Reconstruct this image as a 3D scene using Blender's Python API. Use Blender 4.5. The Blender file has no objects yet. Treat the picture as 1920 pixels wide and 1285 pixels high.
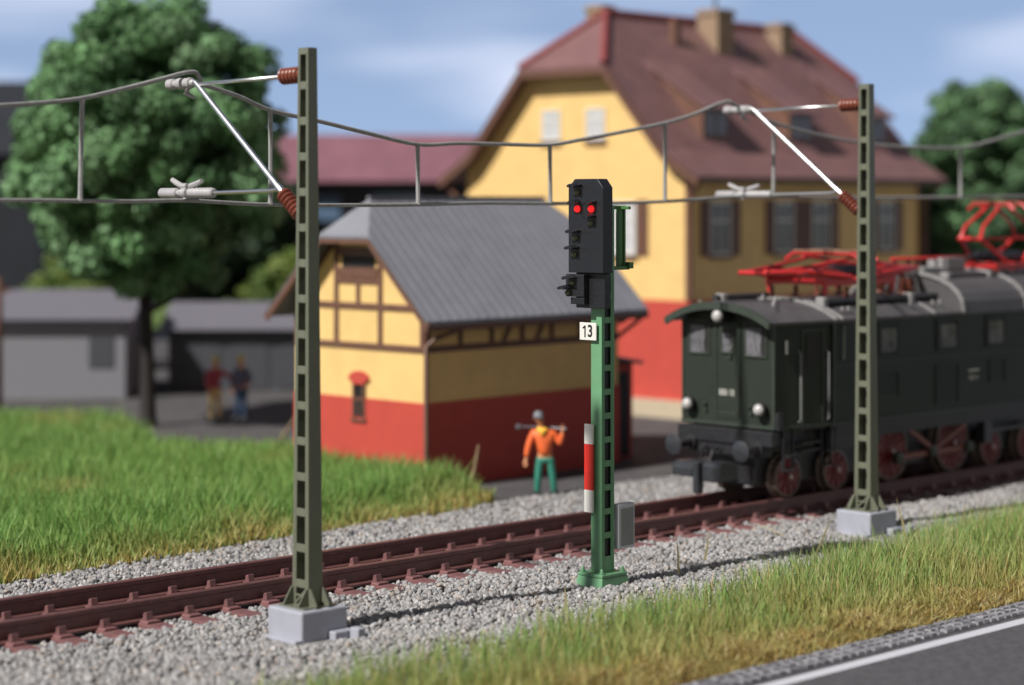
import bpy, bmesh, math, random
import numpy as np
from mathutils import Vector, Matrix

random.seed(7)
rng = np.random.default_rng(11)
S = bpy.context.scene
COL = S.collection
R = math.radians

# ------------------------------------------------------------------ camera, sky, sun
CAMZ = 6.23                      # camera height = contact wire height
cam_d = bpy.data.cameras.new('camera')
cam = bpy.data.objects.new('camera', cam_d)
COL.objects.link(cam)
cam.location = (0, 0, CAMZ)
cam.rotation_euler = (R(90), 0, 0)
cam_d.sensor_width = 36
cam_d.lens = 73.1
cam_d.shift_y = -0.1388
cam_d.clip_end = 3000
cam_d.dof.use_dof = True
cam_d.dof.focus_distance = 33.4
cam_d.dof.aperture_fstop = 0.212
S.camera = cam

SUN_DIR = Vector((-0.78, -0.63, 0.0)).normalized()
ELEV = R(45)
SUN_VEC = (SUN_DIR * math.cos(ELEV) + Vector((0, 0, math.sin(ELEV)))).normalized()
sd = bpy.data.lights.new('sun', 'SUN')
sd.energy = 4.75
sd.angle = R(1.8)
sd.color = (1.0, 0.95, 0.87)
sun = bpy.data.objects.new('sun', sd)
COL.objects.link(sun)
sun.rotation_euler = (-SUN_VEC).to_track_quat('-Z', 'Y').to_euler()
sun.location = (-20, -10, 30)

W = bpy.data.worlds.new('World')
S.world = W
W.use_nodes = True
wt = W.node_tree
wt.nodes.clear()
wo = wt.nodes.new('ShaderNodeOutputWorld')
wb = wt.nodes.new('ShaderNodeBackground')
sky = wt.nodes.new('ShaderNodeTexSky')
sky.sky_type = 'NISHITA'
sky.sun_disc = False
sky.sun_elevation = ELEV
sky.sun_rotation = math.atan2(SUN_DIR.x, SUN_DIR.y)
sky.altitude = 300
sky.air_density = 1.0
sky.dust_density = 0.4
sky.ozone_density = 2.5
tc = wt.nodes.new('ShaderNodeTexCoord')
mp = wt.nodes.new('ShaderNodeMapping')          # lifts the sampled elevation: deeper blue down to the horizon
mp.vector_type = 'POINT'
mp.inputs['Location'].default_value = (0, 0, 0.30)
wt.links.new(tc.outputs['Generated'], mp.inputs['Vector'])
wt.links.new(mp.outputs['Vector'], sky.inputs['Vector'])
mp2 = wt.nodes.new('ShaderNodeMapping')
mp2.inputs['Scale'].default_value = (5, 5, 22)
mp2.inputs['Location'].default_value = (1.7, 0.4, 0.9)
wt.links.new(tc.outputs['Generated'], mp2.inputs['Vector'])
nz = wt.nodes.new('ShaderNodeTexNoise')
nz.inputs['Scale'].default_value = 1.0
nz.inputs['Detail'].default_value = 2.5
nz.inputs['Roughness'].default_value = 0.5
wt.links.new(mp2.outputs['Vector'], nz.inputs['Vector'])
cr = wt.nodes.new('ShaderNodeValToRGB')
cr.color_ramp.elements[0].position = 0.46
cr.color_ramp.elements[1].position = 0.80
wt.links.new(nz.outputs['Fac'], cr.inputs['Fac'])
mxc = wt.nodes.new('ShaderNodeMixRGB')
mxc.inputs[2].default_value = (4.5, 4.85, 6.2, 1)
wt.links.new(cr.outputs['Color'], mxc.inputs[0])
wt.links.new(sky.outputs['Color'], mxc.inputs[1])
sep = wt.nodes.new('ShaderNodeSeparateXYZ')
wt.links.new(tc.outputs['Generated'], sep.inputs[0])
er = wt.nodes.new('ShaderNodeMapRange')          # brightest near the horizon, deeper overhead
er.inputs['From Min'].default_value = 0.10; er.inputs['From Max'].default_value = 0.42
er.inputs['To Min'].default_value = 1.75; er.inputs['To Max'].default_value = 0.55
wt.links.new(sep.outputs['Z'], er.inputs['Value'])
vm = wt.nodes.new('ShaderNodeVectorMath'); vm.operation = 'SCALE'
sep0 = wt.nodes.new('ShaderNodeSeparateXYZ'); wt.links.new(tc.outputs['Generated'], sep0.inputs[0])
bk = wt.nodes.new('ShaderNodeMapRange'); bk.interpolation_type = 'SMOOTHSTEP'   # added warm fill in the unseen sky behind the camera, for shaded walls
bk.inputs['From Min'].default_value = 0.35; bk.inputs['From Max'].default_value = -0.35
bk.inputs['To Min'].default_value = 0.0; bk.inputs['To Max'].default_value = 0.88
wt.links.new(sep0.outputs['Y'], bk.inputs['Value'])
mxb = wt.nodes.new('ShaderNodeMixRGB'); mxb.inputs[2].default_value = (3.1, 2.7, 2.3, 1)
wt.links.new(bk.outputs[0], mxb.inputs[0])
hs = wt.nodes.new('ShaderNodeHueSaturation'); hs.inputs['Saturation'].default_value = 0.80
wt.links.new(mxc.outputs['Color'], hs.inputs['Color'])
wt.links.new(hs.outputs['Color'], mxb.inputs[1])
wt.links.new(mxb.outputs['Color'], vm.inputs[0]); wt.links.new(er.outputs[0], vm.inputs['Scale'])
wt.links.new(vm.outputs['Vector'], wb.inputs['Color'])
wb.inputs['Strength'].default_value = 0.085
wt.links.new(wb.outputs['Background'], wo.inputs['Surface'])

vs = S.view_settings
vs.view_transform = 'Standard'
vs.look = 'None'
vs.gamma = 1.0
vs.exposure = 0.28

# ------------------------------------------------------------------ materials
MATS = {}
def mat(name, col, rough=0.6, spec=0.5, metal=0.0, var=0.12, nscale=6.0, bump=0.0, bscale=30.0,
        col2=None, emit=None, estr=0.0, coord='Object', coat=0.0):
    if name in MATS: return MATS[name]
    m = bpy.data.materials.new(name)
    m.use_nodes = True
    t = m.node_tree
    b = t.nodes['Principled BSDF']
    b.inputs['Roughness'].default_value = rough
    b.inputs['Specular IOR Level'].default_value = spec
    b.inputs['Metallic'].default_value = metal
    b.inputs['Coat Weight'].default_value = coat
    tcn = t.nodes.new('ShaderNodeTexCoord')
    n = t.nodes.new('ShaderNodeTexNoise')
    n.inputs['Scale'].default_value = nscale
    n.inputs['Detail'].default_value = 6
    n.inputs['Roughness'].default_value = 0.65
    t.links.new(tcn.outputs[coord], n.inputs['Vector'])
    mx = t.nodes.new('ShaderNodeMixRGB')
    c = Vector(col)
    lo = c * (1 - var) if col2 is None else Vector(col)
    hi = c * (1 + var) if col2 is None else Vector(col2)
    mx.inputs[1].default_value = (*lo, 1)
    mx.inputs[2].default_value = (*hi, 1)
    rp = t.nodes.new('ShaderNodeValToRGB')
    rp.color_ramp.elements[0].position = 0.35
    rp.color_ramp.elements[1].position = 0.65
    t.links.new(n.outputs['Fac'], rp.inputs['Fac'])
    t.links.new(rp.outputs['Color'], mx.inputs[0])
    t.links.new(mx.outputs['Color'], b.inputs['Base Color'])
    if bump > 0:
        n2 = t.nodes.new('ShaderNodeTexNoise')
        n2.inputs['Scale'].default_value = bscale
        n2.inputs['Detail'].default_value = 4
        t.links.new(tcn.outputs[coord], n2.inputs['Vector'])
        bp = t.nodes.new('ShaderNodeBump')
        bp.inputs['Strength'].default_value = bump
        bp.inputs['Distance'].default_value = 0.02
        t.links.new(n2.outputs['Fac'], bp.inputs['Height'])
        t.links.new(bp.outputs['Normal'], b.inputs['Normal'])
    if emit:
        b.inputs['Emission Color'].default_value = (*emit, 1)
        b.inputs['Emission Strength'].default_value = estr
    MATS[name] = m
    return m

def island_mat(name, stops, rough=0.7, spec=0.3, noise=30.0, bump=0.3):
    m = bpy.data.materials.new(name); m.use_nodes = True
    t = m.node_tree; b = t.nodes['Principled BSDF']
    b.inputs['Roughness'].default_value = rough
    b.inputs['Specular IOR Level'].default_value = spec
    g = t.nodes.new('ShaderNodeNewGeometry')
    rp = t.nodes.new('ShaderNodeValToRGB')
    e = rp.color_ramp.elements
    e[0].position, e[0].color = stops[0][0], (*stops[0][1], 1)
    e[1].position, e[1].color = stops[-1][0], (*stops[-1][1], 1)
    for p, c in stops[1:-1]:
        x = e.new(p); x.color = (*c, 1)
    t.links.new(g.outputs['Random Per Island'], rp.inputs['Fac'])
    tcn = t.nodes.new('ShaderNodeTexCoord')
    n = t.nodes.new('ShaderNodeTexNoise'); n.inputs['Scale'].default_value = noise; n.inputs['Detail'].default_value = 5
    t.links.new(tcn.outputs['Object'], n.inputs['Vector'])
    mx = t.nodes.new('ShaderNodeMixRGB'); mx.blend_type = 'MULTIPLY'; mx.inputs[0].default_value = 0.75
    r2 = t.nodes.new('ShaderNodeValToRGB')
    r2.color_ramp.elements[0].position = .3; r2.color_ramp.elements[0].color = (.6, .6, .6, 1)
    r2.color_ramp.elements[1].position = .65
    t.links.new(n.outputs['Fac'], r2.inputs['Fac'])
    t.links.new(rp.outputs['Color'], mx.inputs[1]); t.links.new(r2.outputs['Color'], mx.inputs[2])
    t.links.new(mx.outputs['Color'], b.inputs['Base Color'])
    bp = t.nodes.new('ShaderNodeBump'); bp.inputs['Strength'].default_value = bump; bp.inputs['Distance'].default_value = .01
    t.links.new(n.outputs['Fac'], bp.inputs['Height']); t.links.new(bp.outputs['Normal'], b.inputs['Normal'])
    return m

def leaf_mat(name, rough=0.55, transl=0.25):
    """colour from the vertex attribute 'tint'"""
    m = bpy.data.materials.new(name); m.use_nodes = True
    t = m.node_tree; b = t.nodes['Principled BSDF']
    b.inputs['Roughness'].default_value = rough
    b.inputs['Specular IOR Level'].default_value = 0.3
    a = t.nodes.new('ShaderNodeAttribute'); a.attribute_name = 'tint'
    t.links.new(a.outputs['Color'], b.inputs['Base Color'])
    tr = t.nodes.new('ShaderNodeBsdfTranslucent')
    t.links.new(a.outputs['Color'], tr.inputs['Color'])
    mx = t.nodes.new('ShaderNodeMixShader'); mx.inputs[0].default_value = transl
    t.links.new(b.outputs[0], mx.inputs[1]); t.links.new(tr.outputs[0], mx.inputs[2])
    t.links.new(mx.outputs[0], t.nodes['Material Output'].inputs['Surface'])
    return m

M_MAST = mat('mast_plastic', (.135, .145, .108), rough=.30, var=.06, nscale=3, bump=.05, bscale=40)
M_CONC = mat('grey_plastic_base', (.33, .345, .41), rough=.38, var=.05, nscale=4, bump=.06, bscale=50)
M_INS = mat('brown_insulator', (.20, .055, .035), rough=.28, var=.15)
M_WIRE = mat('grey_wire', (.27, .27, .275), rough=.42, var=.15, nscale=10)
M_SILV = mat('polished_wire', (.72, .73, .75), rough=.34, metal=1.0, var=.05, nscale=20, bump=.15, bscale=25)
M_CLAMP = mat('light_grey_clamp', (.36, .355, .375), rough=.4, var=.06)
M_RAIL = mat('rail_brown', (.125, .056, .055), rough=.42, var=.18, nscale=8, bump=.12, bscale=14)
M_SLEEP = mat('sleeper_brown', (.18, .085, .088), rough=.5, var=.18, nscale=6, bump=.1, bscale=20)
M_SIGG = mat('signal_green', (.13, .30, .165), rough=.36, var=.06, nscale=5, bump=.05)
M_SIGD = mat('bracket_green', (.065, .17, .055), rough=.35, var=.06)
M_BLK = mat('signal_black', (.012, .013, .017), rough=.38, var=.5, nscale=35, bump=.35, bscale=45)
M_WHT = mat('white_plate', (.66, .66, .64), rough=.4, var=.03)
M_RED = mat('red_board', (.62, .03, .02), rough=.4, var=.08)
M_LITR = mat('lit_red_lens', (.6, .01, .01), rough=.25, emit=(1, .02, .02), estr=.9)
M_LENS = mat('dark_lens', (.14, .15, .09), rough=.15, var=.1)
M_TXT = mat('black_lettering', (.015, .015, .015), rough=.5, var=.0)
M_BOXG = mat('cable_box_grey', (.22, .225, .24), rough=.45, var=.06)
M_BOXL = mat('cable_box_light', (.5, .52, .58), rough=.4, var=.04)
M_YEL = mat('yellow_wall', (.73, .50, .205), rough=.6, var=.06, nscale=1.3, bump=.06, bscale=18)
M_REDW = mat('red_wall', (.46, .060, .044), rough=.6, var=.05, nscale=2, bump=.06, bscale=18)
M_BRN = mat('brown_timber', (.135, .065, .045), rough=.55, var=.15, nscale=5)
M_PLIN = mat('beige_plinth', (.45, .38, .28), rough=.7, var=.08)
M_ZINC = mat('grey_sheet_roof', (.20, .208, .245), rough=.42, var=.08, nscale=1.5, bump=.05)
M_ROOF = mat('red_brown_roof', (.155, .083, .086), rough=.42, var=.22, nscale=1.6, bump=.10, bscale=12, col2=(.20, .105, .105))
M_RIDG = mat('red_ridge_tiles', (.24, .055, .055), rough=.45, var=.12, nscale=3)
M_WIN = mat('window_curtain', (.50, .51, .55), rough=.25, var=.12, nscale=3)
M_WIND = mat('window_grey', (.10, .105, .125), rough=.15, var=.3, nscale=3)
M_DARK = mat('dark_opening', (.012, .010, .012), rough=.6, var=.2)
M_CHIM = mat('chimney_buff', (.27, .19, .13), rough=.7, var=.15)
M_LGRN = mat('loco_green', (.027, .034, .028), rough=.42, spec=.22, var=.08, nscale=3, bump=.04)
M_LEDG = mat('loco_edge_green', (.042, .054, .044), rough=.42, spec=.3, var=.1)
M_LROOF = mat('loco_roof_grey', (.076, .073, .079), rough=.5, var=.12, nscale=3, bump=.05)
M_LRIB = mat('loco_roof_rib', (.25, .248, .255), rough=.5, var=.08)
M_LFRM = mat('loco_frame_black', (.018, .018, .022), rough=.42, var=.3, nscale=8)
M_LBUF = mat('buffer_grey', (.030, .033, .04), rough=.35, var=.15)
M_LHEAD = mat('headlight_lens', (.42, .42, .42), rough=.12, var=.03, coat=.5)
M_LWRED = mat('wheel_red', (.14, .012, .013), rough=.42, var=.15)
M_LTYRE = mat('wheel_tyre', (.13, .10, .085), rough=.38, metal=.3, var=.2)
M_AXLE = mat('axle_end', (.45, .38, .32), rough=.35, metal=.6, var=.1)
M_PRED = mat('pantograph_red', (.50, .028, .028), rough=.36, var=.08)
M_PBRN = mat('pantograph_brown', (.17, .055, .035), rough=.45, var=.15)
M_CARB = mat('collector_strip', (.28, .16, .11), rough=.5, var=.1)
M_LPIPE = mat('roof_pipe_black', (.030, .029, .033), rough=.5, var=.2)
M_LGLS = mat('loco_window', (.13, .13, .15), rough=.08, var=.4, nscale=2.5)
M_LETT = mat('pale_lettering', (.55, .56, .52), rough=.5, var=.02)
M_ASPH = mat('road_asphalt', (.078, .076, .085), rough=.75, spec=.3, var=.25, nscale=9, bump=.5, bscale=35)
M_PLAT = mat('yard_asphalt', (.082, .078, .084), rough=.85, spec=.2, var=.2, nscale=1.2, bump=.3, bscale=12)
M_MEAD = mat('far_meadow', (.10, .15, .045), rough=.9, spec=.1, var=.3, nscale=.4)
M_LINE = mat('road_paint', (.50, .51, .57), rough=.6, var=.05, nscale=20)
M_COB = island_mat('cobbles', [(0, (.13, .13, .15)), (.5, (.22, .22, .25)), (1, (.30, .30, .33))], noise=12)
M_JOINT = mat('cobble_joint', (.05, .05, .055), rough=.9, var=.2)
M_SOIL = mat('turf_soil', (.11, .10, .035), rough=.95, spec=.1, var=.3, nscale=5, col2=(.17, .12, .035))
M_GRAV = mat('ballast_bed', (.19, .188, .195), rough=.9, var=.35, nscale=14, bump=.6, bscale=14)
M_STONE = island_mat('ballast_stone', [(0, (.20, .195, .20)), (.15, (.26, .26, .27)), (.45, (.325, .322, .335)), (.70, (.385, .378, .39)),
                     (.82, (.33, .28, .25)), (.9, (.46, .455, .465)), (1, (.27, .278, .31))], rough=.5, spec=.5, noise=22, bump=.5)
M_GRASS = leaf_mat('grass_blades', .5, .3)
M_LEAF = leaf_mat('tree_foliage', .6, .12)
M_BARK = mat('bark', (.016, .013, .014), rough=.8, var=.3, bump=.4)
M_SKIN = mat('skin', (.60, .27, .14), rough=.5, var=.05)
M_ORNG = mat('orange_jacket', (.80, .15, .04), rough=.55, var=.08)
M_TEAL = mat('teal_trousers', (.03, .20, .15), rough=.55, var=.12)
M_BOOT = mat('black_boots', (.02, .025, .025), rough=.5)
M_CAPG = mat('grey_cap', (.16, .17, .20), rough=.55)
M_SCRF = mat('yellow_scarf', (.90, .50, .06), rough=.55)
M_STEEL = mat('dark_tool', (.10, .10, .12), rough=.4)
M_MAGT = mat('dull_red_shirt', (.30, .035, .06), rough=.6)
M_TANT = mat('tan_trousers', (.55, .40, .18), rough=.6)
M_NAVY = mat('navy_overall', (.022, .045, .10), rough=.6)
M_NAVJ = mat('violet_grey_jacket', (.09, .085, .15), rough=.6)
M_YCAP = mat('straw_hat', (.55, .48, .16), rough=.6)
M_SHEDW = mat('white_shed_wall', (.20, .205, .235), rough=.7, var=.05)
M_SHEDR = mat('lilac_grey_roof', (.14, .135, .165), rough=.6, var=.08)
M_SHEDD = mat('dark_grey_wall', (.055, .06, .075), rough=.6, var=.1)
M_HALL = mat('hall_wall_dark', (.006, .009, .017), rough=.6, var=.3, nscale=.6)
M_HALLR = mat('hall_roof_maroon', (.19, .085, .115), rough=.5, var=.12, nscale=1)
M_HALLW = mat('hall_window', (.10, .16, .26), rough=.2, var=.3)
M_DRY = mat('dry_wood', (.24, .17, .10), rough=.8, var=.2)

# ------------------------------------------------------------------ mesh helpers
class MB:
    def __init__(s): s.v = []; s.f = []; s.m = []; s.sm = []
    def add(s, vs, fs, mi=0, smooth=False):
        o = len(s.v); s.v += [tuple(v) for v in vs]
        for f in fs:
            s.f.append(tuple(i + o for i in f)); s.m.append(mi); s.sm.append(smooth)
        return s
    def box(s, x0, x1, y0, y1, z0, z1, mi=0, xf=None):
        vs = [(x, y, z) for z in (z0, z1) for y in (y0, y1) for x in (x0, x1)]
        if xf: vs = [xf(*v) for v in vs]
        return s.add(vs, [(0, 2, 3, 1), (4, 5, 7, 6), (0, 1, 5, 4), (1, 3, 7, 5), (3, 2, 6, 7), (2, 0, 4, 6)], mi)
    def prism(s, poly, a, b, axis='x', mi=0):
        """poly: 2D ring in the two other axes, extruded a..b along axis"""
        def P(t, p):
            if axis == 'x': return (t, p[0], p[1])
            if axis == 'y': return (p[0], t, p[1])
            return (p[0], p[1], t)
        n = len(poly)
        vs = [P(a, p) for p in poly] + [P(b, p) for p in poly]
        fs = [tuple(range(n))[::-1], tuple(range(n, 2 * n))]
        fs += [(i, (i + 1) % n, n + (i + 1) % n, n + i) for i in range(n)]
        return s.add(vs, fs, mi)
    def slab(s, poly3, t, mi=0):
        """polygon in 3D thickened downwards by t"""
        n = len(poly3)
        vs = [tuple(p) for p in poly3] + [(p[0], p[1], p[2] - t) for p in poly3]
        fs = [tuple(range(n)), tuple(range(n, 2 * n))[::-1]]
        fs += [(i, n + i, n + (i + 1) % n, (i + 1) % n) for i in range(n)]
        return s.add(vs, fs, mi)
    def bar(s, p, q, w, h=None, up=(0, 0, 1), mi=0):
        p = Vector(p); q = Vector(q); h = h or w
        d = (q - p).normalized(); u = Vector(up)
        if abs(d.dot(u)) > .98: u = Vector((1, 0, 0))
        a = d.cross(u).normalized(); b = a.cross(d).normalized()
        vs = []
        for c in (p, q):
            for i, j in ((-1, -1), (1, -1), (1, 1), (-1, 1)):
                vs.append(c + a * (i * w / 2) + b * (j * h / 2))
        return s.add(vs, [(0, 3, 2, 1), (4, 5, 6, 7), (0, 1, 5, 4), (1, 2, 6, 5), (2, 3, 7, 6), (3, 0, 4, 7)], mi)
    def tube(s, pts, r, seg=8, mi=0, caps=True):
        pts = [Vector(p) for p in pts]; n = len(pts)
        rs = r if isinstance(r, (list, tuple)) else [r] * n
        vs = []; fs = []; prev = None
        for i, p in enumerate(pts):
            d = (pts[min(i + 1, n - 1)] - pts[max(i - 1, 0)]).normalized()
            if prev is None:
                u = Vector((0, 0, 1)) if abs(d.z) < .9 else Vector((1, 0, 0))
                a = d.cross(u).normalized()
            else:
                a = (prev - d * prev.dot(d)).normalized()
            prev = a; b = d.cross(a)
            for k in range(seg):
                t = 2 * math.pi * k / seg
                vs.append(p + (a * math.cos(t) + b * math.sin(t)) * rs[i])
        for i in range(n - 1):
            for k in range(seg):
                fs.append((i * seg + k, i * seg + (k + 1) % seg, (i + 1) * seg + (k + 1) % seg, (i + 1) * seg + k))
        s.add(vs, fs, mi, True)
        if caps:
            o = len(s.v) - len(vs)
            s.f.append(tuple(o + k for k in range(seg))[::-1]); s.m.append(mi); s.sm.append(False)
            s.f.append(tuple(o + (n - 1) * seg + k for k in range(seg))); s.m.append(mi); s.sm.append(False)
        return s
    def lathe(s, p, d, prof, seg=16, mi=0):
        """prof: list of (t along d, radius)"""
        p = Vector(p); d = Vector(d).normalized()
        return s.tube([p + d * t for t, r in prof], [max(r, .0005) for t, r in prof], seg, mi) if False else s._lathe(p, d, prof, seg, mi)
    def _lathe(s, p, d, prof, seg, mi):
        u = Vector((0, 0, 1)) if abs(d.z) < .9 else Vector((1, 0, 0))
        a = d.cross(u).normalized(); b = d.cross(a)
        vs = []; fs = []
        for t, r in prof:
            for k in range(seg):
                w = 2 * math.pi * k / seg
                vs.append(p + d * t + (a * math.cos(w) + b * math.sin(w)) * max(r, .0004))
        for i in range(len(prof) - 1):
            for k in range(seg):
                fs.append((i * seg + k, i * seg + (k + 1) % seg, (i + 1) * seg + (k + 1) % seg, (i + 1) * seg + k))
        n = len(prof)
        fs.append(tuple(range(seg))[::-1]); fs.append(tuple((n - 1) * seg + k for k in range(seg)))
        return s.add(vs, fs, mi, True)
    def loft(s, rings, mi=0, closed=True, smooth=False, caps=True):
        n = len(rings[0]); vs = [p for r in rings for p in r]; fs = []
        for i in range(len(rings) - 1):
            for k in range(n if closed else n - 1):
                fs.append((i * n + k, i * n + (k + 1) % n, (i + 1) * n + (k + 1) % n, (i + 1) * n + k))
        s.add(vs, fs, mi, smooth)
        if caps and closed:
            o = len(s.v) - len(vs)
            s.f.append(tuple(o + k for k in range(n))[::-1]); s.m.append(mi); s.sm.append(False)
            s.f.append(tuple(o + (len(rings) - 1) * n + k for k in range(n))); s.m.append(mi); s.sm.append(False)
        return s
    def warp(s, fn):
        s.v = [tuple(fn(*v)) for v in s.v]; return s
    def build(s, name, mats, parent=None, bevel=0.0, seg=1, fixn=True):
        me = bpy.data.meshes.new(name)
        me.from_pydata([tuple(v) for v in s.v], [], s.f)
        for m in (mats if isinstance(mats, (list, tuple)) else [mats]): me.materials.append(m)
        me.polygons.foreach_set('material_index', s.m)
        me.polygons.foreach_set('use_smooth', s.sm)
        if fixn or bevel:
            bm = bmesh.new(); bm.from_mesh(me)
            bmesh.ops.recalc_face_normals(bm, faces=bm.faces)
            if bevel:
                es = [e for e in bm.edges if len(e.link_faces) == 2 and e.calc_face_angle(0) > .6]
                bmesh.ops.bevel(bm, geom=es, offset=bevel, segments=seg, profile=.5, affect='EDGES', clamp_overlap=True)
            for e in bm.edges:
                if len(e.link_faces) == 2 and e.calc_face_angle(0) > .7: e.smooth = False
            bm.to_mesh(me); bm.free()
        me.update()
        o = bpy.data.objects.new(name, me); COL.objects.link(o)
        if parent: o.parent = parent
        return o

def tag(o, label=None, cat=None, group=None, kind=None):
    if label: o['label'] = label
    if cat: o['category'] = cat
    if group: o['group'] = group
    if kind: o['kind'] = kind
    return o
def empty(name, loc, rz, label, cat, group=None):
    o = bpy.data.objects.new(name, None); COL.objects.link(o)
    o.empty_display_size = .3
    o.location = loc; o.rotation_euler = (0, 0, rz)
    return tag(o, label, cat, group)
def copy_tree(o, parent=None):
    c = o.copy(); COL.objects.link(c)
    if parent: c.parent = parent
    for ch in list(o.children): copy_tree(ch, c)
    return c
def text_mesh(name, txt, size, m, parent, loc, rot, extrude=.004, offset=0.0, sx=1.0):
    cu = bpy.data.curves.new(name, 'FONT'); cu.body = txt; cu.size = size; cu.extrude = extrude
    cu.align_x = 'CENTER'; cu.align_y = 'CENTER'; cu.offset = offset
    tmp = bpy.data.objects.new(name, cu); COL.objects.link(tmp)
    bpy.context.view_layer.update()
    me = bpy.data.meshes.new_from_object(tmp.evaluated_get(bpy.context.evaluated_depsgraph_get()))
    bpy.data.objects.remove(tmp); bpy.data.curves.remove(cu)
    me.materials.clear(); me.materials.append(m)
    for v in me.vertices: v.co.x *= sx
    o = bpy.data.objects.new(name, me); COL.objects.link(o)
    o.parent = parent; o.location = loc; o.rotation_euler = rot
    return o
FRONT = (R(90), 0, R(-90))      # text lying on a face that looks along local -x
SIDE = (R(90), 0, 0)            # text on a face that looks along local -y

def np_mesh(name, V, F, m, tint=None, smooth=True, parent=None):
    me = bpy.data.meshes.new(name)
    nv = len(V); nf, k = F.shape
    me.vertices.add(nv); me.vertices.foreach_set('co', V.astype(np.float32).ravel())
    me.loops.add(nf * k); me.loops.foreach_set('vertex_index', F.astype(np.int32).ravel())
    me.polygons.add(nf)
    me.polygons.foreach_set('loop_start', np.arange(0, nf * k, k, dtype=np.int32))
    me.polygons.foreach_set('loop_total', np.full(nf, k, dtype=np.int32))
    me.polygons.foreach_set('use_smooth', np.full(nf, smooth, dtype=bool))
    if tint is not None:
        at = me.color_attributes.new('tint', 'FLOAT_COLOR', 'POINT')
        c = np.ones((nv, 4), dtype=np.float32); c[:, :3] = tint
        at.data.foreach_set('color', c.ravel())
    me.materials.append(m); me.update(calc_edges=True)
    o = bpy.data.objects.new(name, me); COL.objects.link(o)
    if parent: o.parent = parent
    return o

# ------------------------------------------------------------------ frames
D = Vector((.7193, .6947)); N = Vector((-.6947, .7193)); P0 = Vector((-2.95, 30.0))
TRK = math.atan2(.6947, .7193)
def T(s, n, z=0.0):
    p = P0 + D * s + N * n
    return Vector((p.x, p.y, z))
HD = Vector((.688, .7257)); HN = Vector((-.7257, .688)); HR = math.atan2(.7257, .688)
def s_at(px, n):                # distance along the track of the point of line n seen in picture column px
    r = (px - 960) / 3900.0
    A = P0 + N * n
    return (r * A.y - A.x) / (D.x - D.y * r)

# ------------------------------------------------------------------ ground
def sheet(name, pts, z, m, label=None):
    b = MB(); b.add([(p[0], p[1], z) for p in pts], [tuple(range(len(pts)))])
    o = b.build(name, m, fixn=False); o['kind'] = 'structure'
    if o.data.polygons[0].normal.z < 0: o.data.flip_normals()
    return o
sheet('ground', [(-900, -60), (900, -60), (900, 1500), (-900, 1500)], -.10, M_MEAD)
def strip(name, s0, s1, n0, n1, z, m):
    return sheet(name, [T(s0, n0), T(s1, n0), T(s1, n1), T(s0, n1)], z, m)
strip('yard', -40, 70, 4, 60, -.075, M_PLAT)
strip('ballast_bed', -40, 70, -6.3, 7.15, -.045, M_GRAV)
strip('road', -40, 70, -30, -6.05, -.035, M_ASPH)
ln = strip('road_marking', -40, 70, -6.76, -6.53, -.031, M_LINE); ln.name = 'road_line'
strip('kerb_bed', -40, 70, -6.40, -5.8, -.030, M_JOINT)

# cobbled kerb strip: individual small setts, rows slightly skewed
mb = MB()
rr = random.Random(3)
s = -6.0
while s < 20:
    w = rr.uniform(.17, .22)
    for k in range(3):
        n0 = -6.385 + k * .165
        sk = .05 * k + rr.uniform(-.02, .02)
        z = rr.uniform(-.004, .012)
        c = [T(s + sk, n0), T(s + sk + w - .03, n0 + rr.uniform(-.01, .01)), T(s + sk + w - .03, n0 + .135), T(s + sk, n0 + .135)]
        vs = [(p.x, p.y, -.028) for p in c]
        cx = sum(p.x for p in c) / 4; cy = sum(p.y for p in c) / 4
        vs += [(cx + (p.x - cx) * .82, cy + (p.y - cy) * .82, z + .01) for p in c]
        mb.add(vs, [(4, 5, 6, 7), (0, 1, 5, 4), (1, 2, 6, 5), (2, 3, 7, 6), (3, 0, 4, 7)], 0, True)
    s += w
o = mb.build('cobbled_kerb_strip', M_COB); o['kind'] = 'structure'

# ------------------------------------------------------------------ track
NR1, NR2 = 2.30, 3.78          # near and far rail
track = empty('railway_track', T(0, 3.04, 0), TRK, 'single track of brown rails on brown sleepers in pale ballast', 'railway track')
def rail_prof(c):
    return [(c - .14, .02), (c - .14, .05), (c - .03, .085), (c - .025, .235), (c - .06, .255), (c - .06, .315), (c - .045, .33),
            (c + .045, .33), (c + .06, .315), (c + .06, .255), (c + .025, .235), (c + .03, .085), (c + .14, .05), (c + .14, .02)]
for c in (NR1 - 3.04, NR2 - 3.04):
    MB().prism(rail_prof(c), -12, 45, 'x').build('rail', M_RAIL, track)
def sleeper_mb(r2):
    b = MB()
    b.box(-.15, .15, -1.66, 1.62, -.2, .018)
    for c in (NR1 - 3.04, NR2 - 3.04):
        for sg in (-1, 1):
            y = c + sg * .2
            b.prism([(-.13, .018), (.13, .018), (.11, .055), (-.11, .055)], y - .12, y + .12, 'y')
            # clip: upright wedge that grips the rail foot
            y1 = c + sg * .15
            b.prism([(y1 - .055, .05), (y1 + .055, .05), (y1 + .035, .15), (y1 - .03, .17)] if sg < 0 else
                    [(y1 - .055, .05), (y1 + .055, .05), (y1 + .03, .17), (y1 - .035, .15)], -.062, .062, 'x')
    return b
sl_vars = [sleeper_mb(random).build('sleeper', M_SLEEP, track, bevel=.008) for i in range(1)]
base = sl_vars[0]
base.location = (s_at(26, NR1 - .15) - .74 * 5, 0, 0)
x0 = base.location.x
for i in range(1, 50):
    c = base.copy(); COL.objects.link(c); c.parent = track
    c.location = (x0 + .74 * i, random.uniform(-.02, .02), random.uniform(-.006, .006))
    c.rotation_euler = (0, 0, random.uniform(-.01, .01))

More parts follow.
